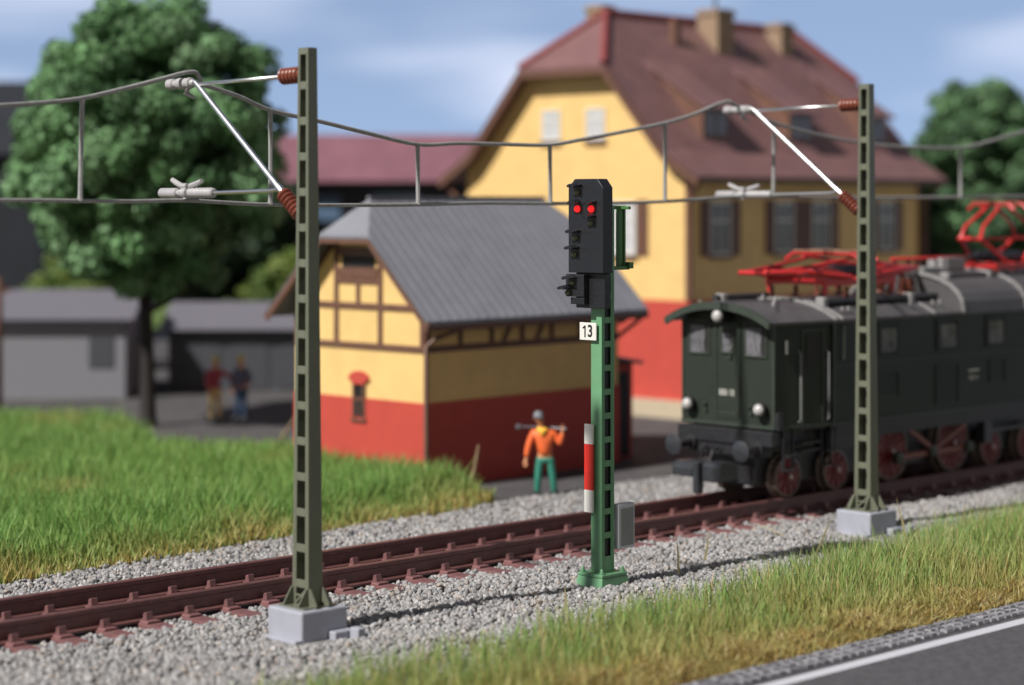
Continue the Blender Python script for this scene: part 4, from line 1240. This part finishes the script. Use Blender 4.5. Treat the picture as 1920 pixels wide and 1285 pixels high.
mb = MB(); mb.box(-.04, L2 + .04, -.04, W2 + .04, .42, 3.32); mb.build('red_base', M_REDW, st)
mb = MB(); mb.box(-.35, L2 + .3, -.3, W2 + .3, -.1, .42); mb.build('plinth', M_PLIN, st)
MB().box(-.05, .10, -.05, .10, 3.32, 7.15).build('corner_pilaster', M_BRN, st); MB().box(L2 - .1, L2 + .05, -.055, .10, .4, 7.15).build('corner_pilaster', M_BRN, st)
ov = .55; t = .12; xr = 2.1
for flip in (0, 1):
    mb = MB() if not flip else mb
    Q = (lambda y_: y_) if not flip else (lambda y_: W2 - y_)
    secs = prof_near
    for i in range(2):
        (ya, za), (yb, zb2) = secs[i], secs[i + 1]
        q = [(-ov, Q(ya), za), (L2 + ov, Q(ya), za), (L2 + ov, Q(yb), zb2), (-ov, Q(yb), zb2)]
        mb.slab(q if not flip else q[::-1], t)
    q = [(-ov, Q(2.78), 10.25), (L2 + ov, Q(2.78), 10.25), (L2 - 1.0, Q(WM), 12.0), (1.55, Q(WM), 12.0)]
    mb.slab(q if not flip else q[::-1], t)
mb.slab([(-ov, 2.78, 10.25), (1.55, WM, 12.0), (-ov, W2 - 2.78, 10.25)], t, 0)
mb.slab([(L2 + ov, 2.78, 10.25), (L2 - 1.0, WM, 12.0), (L2 + ov, W2 - 2.78, 10.25)], t, 0)
rf2 = mb.build('roof', M_ROOF, st)
mb = MB()
mb.tube([(-ov, 2.78, 10.30), (1.55, WM, 12.05), (L2 - 1.0, WM, 12.05), (L2 + ov, 2.78, 10.3)], .11, 8); mb.tube([(-ov, W2 - 2.78, 10.3), (1.55, WM, 12.05)], .11, 8)
mb.build('ridge_tiles', M_RIDG, rf2)
mb = MB()
for y_s in (0, 1):
    Q = (lambda y_: y_) if not y_s else (lambda y_: W2 - y_)
    for i in range(2): mb.bar((-ov + .04, Q(prof_near[i][0]), prof_near[i][1] - .18), (-ov + .04, Q(prof_near[i + 1][0]), prof_near[i + 1][1] - .18), .08, .24)
mb.bar((-ov + .04, 2.78, 10.07), (-ov + .04, W2 - 2.78, 10.07), .08, .2)
mb.bar((-ov, -.72, 6.82), (L2 + ov, -.72, 6.82), .12, .14)
mb.build('verge_board', M_BRN, st)
MB().tube([(-.10, -.12, 3.4), (-.10, -.12, 6.2), (-.3, -.6, 6.75)], .07, 8).build('downpipe', M_BRN, st); MB().tube([(L2 + .1, -.15, .5), (L2 + .1, -.15, 6.2), (L2 + .35, -.6, 6.75)], .07, 8).build('downpipe', M_BRN, st); mb = MB(); mb.tube([(-.12, W2 + .1, 5.0), (-.12, W2 + .1, 6.1), (-.3, W2 + .6, 6.7)], .08, 8); mb.build('downpipe', M_BRN, st)
for x_ in (2.35, 6.7, 10.9):
    mb = MB(); w = .62
    yf, z0_, z1_ = .85, rz2(.85), rz2(.85) + .92
    yb = 3.05; zt = rz2(yb) 
    mb.prism([(yf, z0_ - .1), (yf, z1_), (yb, zt - .06), (yb, zt - .25)], x_ - w, x_ + w, 'x', 0)
    dm = mb.build('dormer', M_BRN, rf2)
    mb = MB(); mb.slab([(x_ - w - .15, yf - .25, z1_ + .02), (x_ + w + .15, yf - .25, z1_ + .02), (x_ + w + .15, yb + .2, zt + .12), (x_ - w - .15, yb + .2, zt + .12)], .09); mb.build('dormer_roof', M_ROOF, dm)
    mb = MB(); mb.box(x_ - w + .12, x_ - .04, yf - .02, yf - .002, z0_ + .12, z1_ - .12); mb.box(x_ + .04, x_ + w - .12, yf - .02, yf - .002, z0_ + .12, z1_ - .12); mb.build('dormer_window', M_WIND, dm)
for (x_, y_, w, top, n_) in ((6.2, 3.85, .42, 12.38, 'chimney'), (9.75, 3.9, .32, 12.15, 'chimney'), (2.1, 5.2, .32, 12.32, 'chimney'), (4.0, 3.75, .13, 11.95, 'vent_pipe')):
    mb = MB(); mb.box(x_ - w, x_ + w, y_ - w, y_ + w, rz2(y_ - w) - .6, top)
    if n_ == 'chimney': mb.box(x_ - w - .06, x_ + w + .06, y_ - w - .06, y_ + w + .06, top - .18, top - .08)
    ch = mb.build(n_, M_CHIM if n_ == 'chimney' else M_BRN, rf2)
    if x_ == 6.2: MB().tube([(x_, y_, top), (x_, y_, top + 1.4)], .05, 6).build('aerial', M_WIND, ch)
def window(par, x_, y_, z0_, z1_, w, face, shutters, glass):
    """face 'g' = gable (looks along -x), 's' = long side (looks along -y)"""
    def B(m_, u0, u1, d0, d1, z0q, z1q):
        if face == 'g': m_.box(-d1, -d0, y_ + u0, y_ + u1, z0q, z1q)
        else: m_.box(x_ + u0, x_ + u1, -d1, -d0, z0q, z1q)
    fr = MB(); t_ = .07
    B(fr, -w / 2, -w / 2 + t_, 0, .05, z0_, z1_); B(fr, w / 2 - t_, w / 2, 0, .05, z0_, z1_); B(fr, -w / 2 + t_, w / 2 - t_, 0, .05, z0_, z0_ + t_); B(fr, -w / 2 + t_, w / 2 - t_, 0, .05, z1_ - t_, z1_)
    B(fr, -.03, .03, 0, .045, z0_ + t_, z1_ - t_); B(fr, -w / 2 + t_, w / 2 - t_, .0, .043, z0_ + (z1_ - z0_) * .62, z0_ + (z1_ - z0_) * .62 + .06)
    o_ = fr.build('window', M_WHT, par)
    g_ = MB(); B(g_, -w / 2 + t_, w / 2 - t_, .002, .012, z0_ + t_, z1_ - t_); g_.build('pane', glass, o_)
    s_ = MB(); B(s_, -w / 2 - .06, w / 2 + .06, 0, .12, z0_ - .1, z0_ - .002); s_.build('sill', M_BRN, o_)
    if shutters:
        for sg in (-1, 1):
            h_ = MB(); c_ = sg * (w / 2 + .25)
            B(h_, c_ - .22, c_ + .22, .01, .05, z0_ - .02, z1_ + .04)
            for zz_ in np.arange(z0_ + .08, z1_ - .06, .12): B(h_, c_ - .17, c_ + .17, .05, .065, zz_, zz_ + .06)
            h_.build('shutter', M_BRN, o_)
for y_ in (3.55, 5.35): window(st, 0, y_, 8.05, 9.0, .74, 'g', False, M_WIN)
for y_ in (2.45, 6.5): window(st, 0, y_, 4.62, 6.2, .95, 'g', True, M_WIN)
for x_ in (1.46, 4.62, 6.55, 10.2): window(st, x_, 0, 4.62, 6.2, .95, 's', True, M_WIND)
mb = MB(); mb.lathe((-.6, -.4, .42), (0, 0, 1), [(0, .3), (.2, .45), (.5, .5), (.8, .3), (.85, .01)], 10)

# ------------------------------------------------------------------ background buildings
def low_building(name, x0_, x1_, Y, dep, h, hr, wallm, roofm, label, cat, rot=0.0):
    r_ = empty(name, (x0_, Y, 0), rot, label, cat); w = x1_ - x0_
    MB().box(0, w, 0, dep, -.1, h).build('wall', wallm, r_)
    mb_ = MB(); mb_.prism([(-.35, h), (dep + .35, h), (dep / 2, hr)], -.3, w + .3, 'x'); mb_.build('roof', roofm, r_)
    return r_
b1 = low_building('white_shed', -17.2, -12.3, 66, 5, 2.45, 3.3, M_SHEDW, M_SHEDR, 'low pale grey shed with grey roof behind the left tree', 'shed', .03)
mb = MB(); mb.box(3.75, 4.55, -.03, 0, .9, 1.9); mb.build('window', M_SHEDD, b1)
b2 = low_building('garage', -11.4, -6.2, 69, 5, 1.95, 2.75, M_SHEDD, M_SHEDR, 'low dark grey garage with lilac grey roof behind the two standing figures', 'garage', .0)
mb = MB()
for x_ in (.5, 2.1, 3.7): mb.box(x_, x_ + 1.2, -.03, 0, .0, 1.6)
mb.build('door', M_SHEDD, b2)
b4 = low_building('pale_hut', -22.5, -17.9, 68, 4, 2.2, 2.6, M_SHEDW, M_SHEDR, 'pale low hut at the left edge of the photograph', 'hut')
# long hall with maroon roof
b3 = empty('long_hall', (-9.5, 86, 0), 0, 'long dark hall with maroon roof and blue windows seen left of the station house', 'hall')
MB().box(0, 12, 0, 9, -.1, 7.2).build('wall', M_HALL, b3)
mb = MB(); mb.prism([(-.7, 7.0), (9.7, 7.0), (7.5, 9.0), (1.6, 9.0)], -.5, 12.5, 'x'); mb.build('roof', M_HALLR, b3)
for (x_, w, z0_, z1_) in ((1.0, 1.4, 5.4, 6.4), (3.7, 2.0, 5.2, 6.5), (7.2, 1.2, 5.4, 6.3), (9.8, 1.2, 5.4, 6.3), (1.0, 1.6, 2.8, 4.2), (4.2, 1.6, 2.8, 4.2)):
    MB().box(x_, x_ + w, -.06, 0, z0_, z1_).build('window', M_HALLW, b3)
b5 = empty('dark_barn', (-27.5, 90, 0), 0, 'tall dark blue barn partly hidden behind the left tree', 'barn')
MB().box(0, 7.0, 0, 8, -.1, 8.2).build('wall', M_HALL, b5)
mb = MB(); mb.prism([(-.5, 8.2), (8.5, 8.2), (4, 11.6)], -.5, 7.5, 'x'); mb.build('roof', M_HALL, b5)
b6 = empty('grey_outbuilding', (14.8, 76, 0), 0, 'grey outbuilding between the station house and the right tree', 'outbuilding')
MB().box(0, 3.2, 0, 4, -.1, 4.2).build('wall', M_SHEDR, b6)
mb = MB(); mb.prism([(-.3, 4.2), (4.3, 4.2), (2, 5.3)], -.2, 3.4, 'x'); mb.build('roof', M_SHEDR, b6)
pst = empty('wooden_post', (-15.6, 63, 0), 0, 'weathered brown wooden post at the left edge', 'post')
MB().tube([(0, 0, -.1), (0, 0, 3.9)], .16, 8).build('shaft', M_BRN, pst); MB().bar((-.4, 0, 3.5), (.4, 0, 3.5), .1, .12).build('crossbar', M_BRN, pst)
# poles lying against the bank
for i, (xa, ya, xb, zb_, lb) in enumerate(((-6.0, 51.5, -5.3, .95, 'dry brown stick leaning in the grass left of the shed'), (-.95, 44.9, -.72, .95, 'dry straw coloured stick leaning in front of the shed wall'))):
    o = MB().tube([(xa, ya, -.05), ((xa + xb) / 2 + .04, ya, zb_ * .5), (xb, ya, zb_)], [.05, .045, .03], 6).build('dry_stick', M_DRY)
    tag(o, lb, 'stick')

# ------------------------------------------------------------------ trees
def tree(name, x_, y_, z0_, z1_, rx, trunk_r, label, cat, ncl, seed, cols, clr=.5, leaves=150, lw=.10, group=None, powr=1.0, trunk_top=None):
    rs = np.random.default_rng(seed)
    root = empty(name, (x_, y_, 0), 0, label, cat, group)
    cz = (z0_ + z1_) / 2; rzz = (z1_ - z0_) / 2
    # clump centres through the volume, mostly towards the outside
    P = []
    while len(P) < ncl:
        p = rs.normal(size=3); p /= np.linalg.norm(p)
        rad = rs.uniform(.55, 1.0) ** .5
        q = p * rad
        w = 1 - .16 * max(q[2], 0)
        wob = 1 + .05 * math.sin(3 * math.atan2(p[1], p[0]) + 4 * p[2] + seed) + .03 * math.sin(7 * p[2] + 5 * p[0])
        c = np.array([q[0] * rx * w * wob, q[1] * rx * w * wob, q[2] * rzz * wob])
        P.append(c)
    for _ in range(ncl // 2):                      # dense inside so that the sky does not show through the middle
        p = rs.normal(size=3); p /= np.linalg.norm(p); p *= rs.uniform(.15, .62)
        P.append(np.array([p[0] * rx, p[1] * rx, p[2] * rzz]))
    P = np.array(P)
    Vs, Fs, Cs = [], [], []; off = 0
    for c in P:
        r = clr * rs.uniform(.65, 1.25); n = int(leaves * (r / clr) ** 1.5)
        d_ = rs.normal(size=(n, 3)); d_ /= np.linalg.norm(d_, axis=1)[:, None]
        pos = c + d_ * (r * rs.uniform(.35, 1.0, (n, 1)) ** .6) * np.array([1, 1, .85])
        nrm = d_ + rs.normal(size=(n, 3)) * .45; nrm /= np.linalg.norm(nrm, axis=1)[:, None]
        t1 = np.cross(nrm, rs.normal(size=(n, 3))); t1 /= np.linalg.norm(t1, axis=1)[:, None]; t2 = np.cross(nrm, t1)
        s1 = (lw * rs.uniform(.6, 1.4, (n, 1))); s2 = s1 * rs.uniform(.5, 1.0, (n, 1))
        V = np.stack([pos - t1 * s1, pos - t2 * s2, pos + t1 * s1, pos + t2 * s2], 1)
        F = np.arange(n * 4).reshape(n, 4) + off; off += n * 4
        base = cols[rs.integers(len(cols))] * rs.uniform(.75, 1.35)
        C = np.repeat(base[None] * rs.uniform(.8, 1.2, (n, 1)), 4, axis=0)
        Vs.append(V.reshape(-1, 3)); Fs.append(F); Cs.append(C)
    V = np.concatenate(Vs); V[:, 2] += cz
    np_mesh('crown', V, np.concatenate(Fs), M_LEAF, np.concatenate(Cs), smooth=False, parent=root)
    mb_ = MB(); tt = trunk_top or cz
    mb_.tube([(0, 0, -.15), (.05, 0, .25), (.02, .03, z0_ * .5), (-.05, 0, z0_), (0, .05, tt)], [trunk_r * 1.5, trunk_r, trunk_r * .85, trunk_r * .8, trunk_r * .35], 10)
    for k in range(9):
        an = k * 2.4; zz_ = z0_ * .8 + (tt - z0_ * .8) * (k / 10)
        mb_.tube([(0, 0, zz_), (math.cos(an) * rx * .25, math.sin(an) * rx * .25, zz_ + .5), (math.cos(an) * rx * .62, math.sin(an) * rx * .62, zz_ + 1.1)], [trunk_r * .4, trunk_r * .28, trunk_r * .1], 6)
    mb_.build('trunk', M_BARK, root)
    return root
TG = [np.array([.125, .25, .11]), np.array([.165, .30, .15]), np.array([.075, .16, .07])]
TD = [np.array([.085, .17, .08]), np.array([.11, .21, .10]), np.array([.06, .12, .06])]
tree('leafy_tree', -10.2, 58.0, 3.85, 11.75, 3.75, .23, 'big round deciduous tree with dark trunk behind the left meadow', 'tree', 330, 5, TG, clr=.60, leaves=420, lw=.085)
tree('leafy_tree', 17.0, 75.0, 3.4, 10.6, 2.75, .3, 'smaller dark green tree behind the locomotive at the right edge', 'tree', 200, 9, TD, clr=.55, leaves=280, lw=.09)
for i, (x_, y_, z1_, rx, lb) in enumerate(((-16.2, 78, 4.3, 2.2, 'low yellow green bush behind the pale shed at far left'), (-8.3, 80, 4.4, 2.0, 'green bush behind the garage beside the maroon roofed hall'),
                                         (21.5, 80, 5.0, 3.0, 'dark bush beyond the right tree'))):
    tree('bush', x_, y_, .2, z1_, rx, .12, lb, 'bush', 70, 20 + i, [np.array([.16, .22, .05]), np.array([.12, .19, .05])] if i < 2 else TD, clr=.55, leaves=110, lw=.1, trunk_top=2.0)
tree('leafy_tree', -13.2, 84.0, 2.0, 8.5, 4.4, .3, 'dark dense tree behind the big left tree', 'tree', 200, 31, [c * .35 for c in TD], clr=.7, leaves=130, lw=.13)  # foliage colours scaled well below those of the right tree

# ------------------------------------------------------------------ people
def skin_mesh(name, nodes, edges, m, parent, root=0, sub=1):
    me = bpy.data.meshes.new(name + '_cage')
    me.from_pydata([n[0] for n in nodes], edges, [])
    o = bpy.data.objects.new(name, me); COL.objects.link(o)
    sk = o.modifiers.new('skin', 'SKIN'); sk.use_smooth_shade = True
    sb = o.modifiers.new('sub', 'SUBSURF'); sb.levels = sub; sb.render_levels = sub
    if not me.skin_vertices: bpy.context.view_layer.update()
    for i, n in enumerate(nodes):
        r = n[1]
        me.skin_vertices[0].data[i].radius = (r, r) if not isinstance(r, tuple) else r
        me.skin_vertices[0].data[i].use_root = (i == root)
    bpy.context.view_layer.update()
    m2 = bpy.data.meshes.new_from_object(o.evaluated_get(bpy.context.evaluated_depsgraph_get()))
    bpy.data.objects.remove(o); bpy.data.meshes.remove(me)
    m2.name = name; m2.materials.clear(); m2.materials.append(m)
    o2 = bpy.data.objects.new(name, m2); COL.objects.link(o2); o2.parent = parent
    return o2
def person(loc, rot, label, J, mats, hat):
    """J: joints in metres (x right in the picture, y away, z up)"""
    root = empty('person', loc, rot, label, 'person')
    j = {k: Vector(v) for k, v in J.items()}
    names = ['pelvis', 'waist', 'chest', 'neck', 'headb', 'headt', 'shR', 'elR', 'wrR', 'shL', 'elL', 'wrL', 'hipR', 'knR', 'anR', 'toR', 'hipL', 'knL', 'anL', 'toL', 'palmR', 'palmL']
    rad = dict(pelvis=.13, waist=.12, chest=.145, neck=.055, headb=.085, headt=.09, shR=.065, elR=.045, wrR=.032, shL=.065, elL=.045, wrL=.032, hipR=.085, knR=.06, anR=.042, toR=.038,
               hipL=.085, knL=.06, anL=.040, toL=.036, palmR=.042, palmL=.042)
    nodes = [(tuple(j[n]), rad[n]) for n in names]; ix = {n: i for i, n in enumerate(names)}
    E = [('pelvis', 'waist'), ('waist', 'chest'), ('chest', 'neck'), ('neck', 'headb'), ('headb', 'headt'), ('chest', 'shR'), ('shR', 'elR'), ('elR', 'wrR'), ('wrR', 'palmR'),
         ('chest', 'shL'), ('shL', 'elL'), ('elL', 'wrL'), ('wrL', 'palmL'), ('pelvis', 'hipR'), ('hipR', 'knR'), ('knR', 'anR'), ('anR', 'toR'), ('pelvis', 'hipL'), ('hipL', 'knL'), ('knL', 'anL'), ('anL', 'toL')]
    E = [(ix[a_], ix[b_]) for a_, b_ in E]
    # fingers
    for sd_ in ('R', 'L'):
        p = j['palm' + sd_]; d_ = (p - j['wr' + sd_]).normalized(); s_ = d_.cross(Vector((0, 1, 0))).normalized()
        curl = Vector((0, -1, 0))
        for k in range(4):
            b0 = p + d_ * .03 + s_ * (-.03 + .02 * k); b1 = b0 + d_ * (.035 + .006 * (k in (1, 2))) + curl * .012; b2 = b1 + d_ * .02 + curl * .03
            i0 = len(nodes); nodes += [(tuple(b0), .011), (tuple(b1), .010), (tuple(b2), .009)]
            E += [(ix['palm' + sd_], i0), (i0, i0 + 1), (i0 + 1, i0 + 2)]
        b0 = p - s_ * .045 - d_ * .01; i0 = len(nodes); nodes += [(tuple(b0), .013), (tuple(b0 + d_ * .035 - s_ * .015 + curl * .02), .010)]; E += [(ix['palm' + sd_], i0), (i0, i0 + 1)]
    nose = len(nodes); hc = (j['headb'] + j['headt']) / 2
    nodes.append((tuple(hc + Vector((0, -.11, -.03))), .014)); E.append((ix['headb'], nose))
    body_ = skin_mesh('body', nodes, E, mats['skin'], root)
    for sx_ in (-.03, .03): MB().lathe(hc + Vector((sx_, -.082, .02)), (0, -1, 0), [(0, .012), (.008, .01), (.01, .001)], 8).build('eye', M_TXT, body_)
    for sx_ in (-.09, .09): MB().lathe(hc + Vector((sx_, 0, 0)), (1 if sx_ > 0 else -1, 0, 0), [(-.01, .03), (.01, .028), (.015, .01)], 8).build('ear', mats['skin'], body_)
    def cloth(name, ks, es, grow, m_, root_=0):
        nd = [(tuple(j[k]), rad[k] * grow.get(k, 1.0) + .018) for k in ks]
        return skin_mesh(name, nd, [(ks.index(a_), ks.index(b_)) for a_, b_ in es], m_, body_, root_)
    jw = j['waist'].lerp(j['pelvis'], .95); j['hem'] = jw; rad['hem'] = .145
    j['colr'] = j['chest'].lerp(j['neck'], .7); rad['colr'] = .07
    cloth('jacket', ['hem', 'waist', 'chest', 'colr', 'shR', 'elR', 'wrR', 'shL', 'elL', 'wrL'], [('hem', 'waist'), ('waist', 'chest'), ('chest', 'colr'), ('chest', 'shR'), ('shR', 'elR'), ('elR', 'wrR'), ('chest', 'shL'), ('shL', 'elL'), ('elL', 'wrL')],
          dict(elR=1.25, wrR=1.2, elL=1.25, wrL=1.2, waist=1.15, hem=1.12, chest=1.08), mats['jacket'])
    cloth('trousers', ['pelvis', 'hipR', 'knR', 'anR', 'hipL', 'knL', 'anL'], [('pelvis', 'hipR'), ('hipR', 'knR'), ('knR', 'anR'), ('pelvis', 'hipL'), ('hipL', 'knL'), ('knL', 'anL')], dict(pelvis=.8, knR=1.1, anR=1.25, knL=1.1, anL=1.25), mats['trousers'])
    for sd_ in ('R', 'L'):
        a_ = j['an' + sd_]; t_ = j['to' + sd_]
        skin_mesh('boot', [(tuple(a_ + Vector((0, 0, .10))), .075), (tuple(a_ + Vector((0, .02, -.02))), .085), (tuple(t_ + Vector((0, -.07, .01))), .07)], [(0, 1), (1, 2)], M_BOOT, body_, 1)
    if hat:
        top = j['headt'] + Vector((0, 0, .0))
        MB().lathe(top + Vector((0, 0, -.035)), (0, 0, 1), [(0, .105), (.0, .15 if hat == 'brim' else .112), (.012, .15 if hat == 'brim' else .112), (.02, .108), (.09, .10), (.125, .07), (.135, .001)], 16).build('hat', mats['hat'], body_)
        if hat == 'cap':
            MB().box(-.075, .075, -.185, -.09, -.03, -.015).warp(lambda a1, b1, c1: (a1 + top.x, b1 + top.y, c1 + top.z)).build('cap_peak', mats['hat'], body_, bevel=.005)
    if mats.get('scarf'):
        c_ = j['colr']
        MB().lathe(c_ + Vector((0, -.03, -.02)), (0, -.25, 1), [(0, .07), (.01, .12), (.05, .125), (.08, .085)], 12).build('scarf', mats['scarf'], body_)
        MB().lathe(c_ + Vector((0, -.10, -.05)), (0, -1, 0), [(0, .06), (.04, .055), (.06, .02)], 10).build('scarf_knot', mats['scarf'], body_)
    return root, j
Jw = dict(pelvis=(0, 0, .88), waist=(-.01, 0, 1.06), chest=(-.03, 0, 1.30), neck=(-.08, -.02, 1.52), headb=(-.12, -.04, 1.62), headt=(-.14, -.04, 1.76),
          shR=(-.25, 0, 1.40), elR=(-.36, -.02, 1.10), wrR=(-.40, -.05, .86), palmR=(-.41, -.07, .78),
          shL=(.19, 0, 1.38), elL=(.31, -.05, 1.14), wrL=(.36, -.08, 1.40), palmL=(.36, -.08, 1.49),
          hipR=(-.11, 0, .82), knR=(-.15, -.02, .46), anR=(-.17, 0, .10), toR=(-.19, -.17, .045), hipL=(.11, 0, .82), knL=(.16, -.02, .46), anL=(.20, 0, .10), toL=(.24, -.16, .045))
pr, jj = person((.70, 43.9, -.07), 0, 'railway worker in orange jacket and teal trousers carrying a tool over the shoulder', Jw,
                dict(skin=M_SKIN, jacket=M_ORNG, trousers=M_TEAL, hat=M_CAPG, scarf=M_SCRF), 'cap')
mb = MB(); mb.tube([(-.58, .08, 1.50), (.0, .10, 1.50), (.36, -.05, 1.49), (.46, -.09, 1.485)], .026, 8); mb.box(-.62, -.50, .02, .14, 1.44, 1.56)
tl = empty('long_handled_hammer', (.70, 43.9, 0), 0, 'dark long handled tool resting on the orange worker\'s shoulders', 'tool')
MB().tube([(-.50, .09, 1.44), (.0, .10, 1.43), (.36, -.085, 1.42), (.44, -.12, 1.415)], .024, 8).build('handle', M_STEEL, tl)
MB().box(-.62, -.50, .03, .15, 1.385, 1.495).build('head', M_STEEL, tl, bevel=.02)
def stand(lean=0.0, armf=.0, flip=1):
    return dict(pelvis=(0, 0, .92), waist=(0, 0, 1.10), chest=(lean, 0, 1.35), neck=(lean, -.01, 1.55), headb=(lean, -.03, 1.64), headt=(lean, -.03, 1.78),
                shR=(-.2 + lean, 0, 1.44), elR=(-.27, -.02, 1.16), wrR=(-.24 + armf * .1, -.12, .95), palmR=(-.23 + armf * .1, -.14, .88),
                shL=(.2 + lean, 0, 1.44), elL=(.27 + armf, -.05, 1.20), wrL=(.40 * armf + .28, -.18, 1.10), palmL=(.40 * armf + .34, -.2, 1.08),
                hipR=(-.1, 0, .86), knR=(-.12, -.02, .48), anR=(-.13, 0, .10), toR=(-.14, -.16, .045), hipL=(.1, 0, .86), knL=(.12, -.02, .48), anL=(.13, 0, .10), toL=(.15, -.16, .045))
person((-8.32, 58.2, 0.0), R(35), 'standing figure in dull red top and tan trousers beside the figure in navy', stand(0, .3), dict(skin=M_SKIN, jacket=M_MAGT, trousers=M_TANT, hat=M_YCAP), 'cap')
person((-7.55, 58.0, 0.05), R(-30), 'standing figure in violet jacket and navy trousers with a straw coloured hat', stand(0, .1), dict(skin=M_SKIN, jacket=M_NAVJ, trousers=M_NAVY, hat=M_YCAP), 'brim')
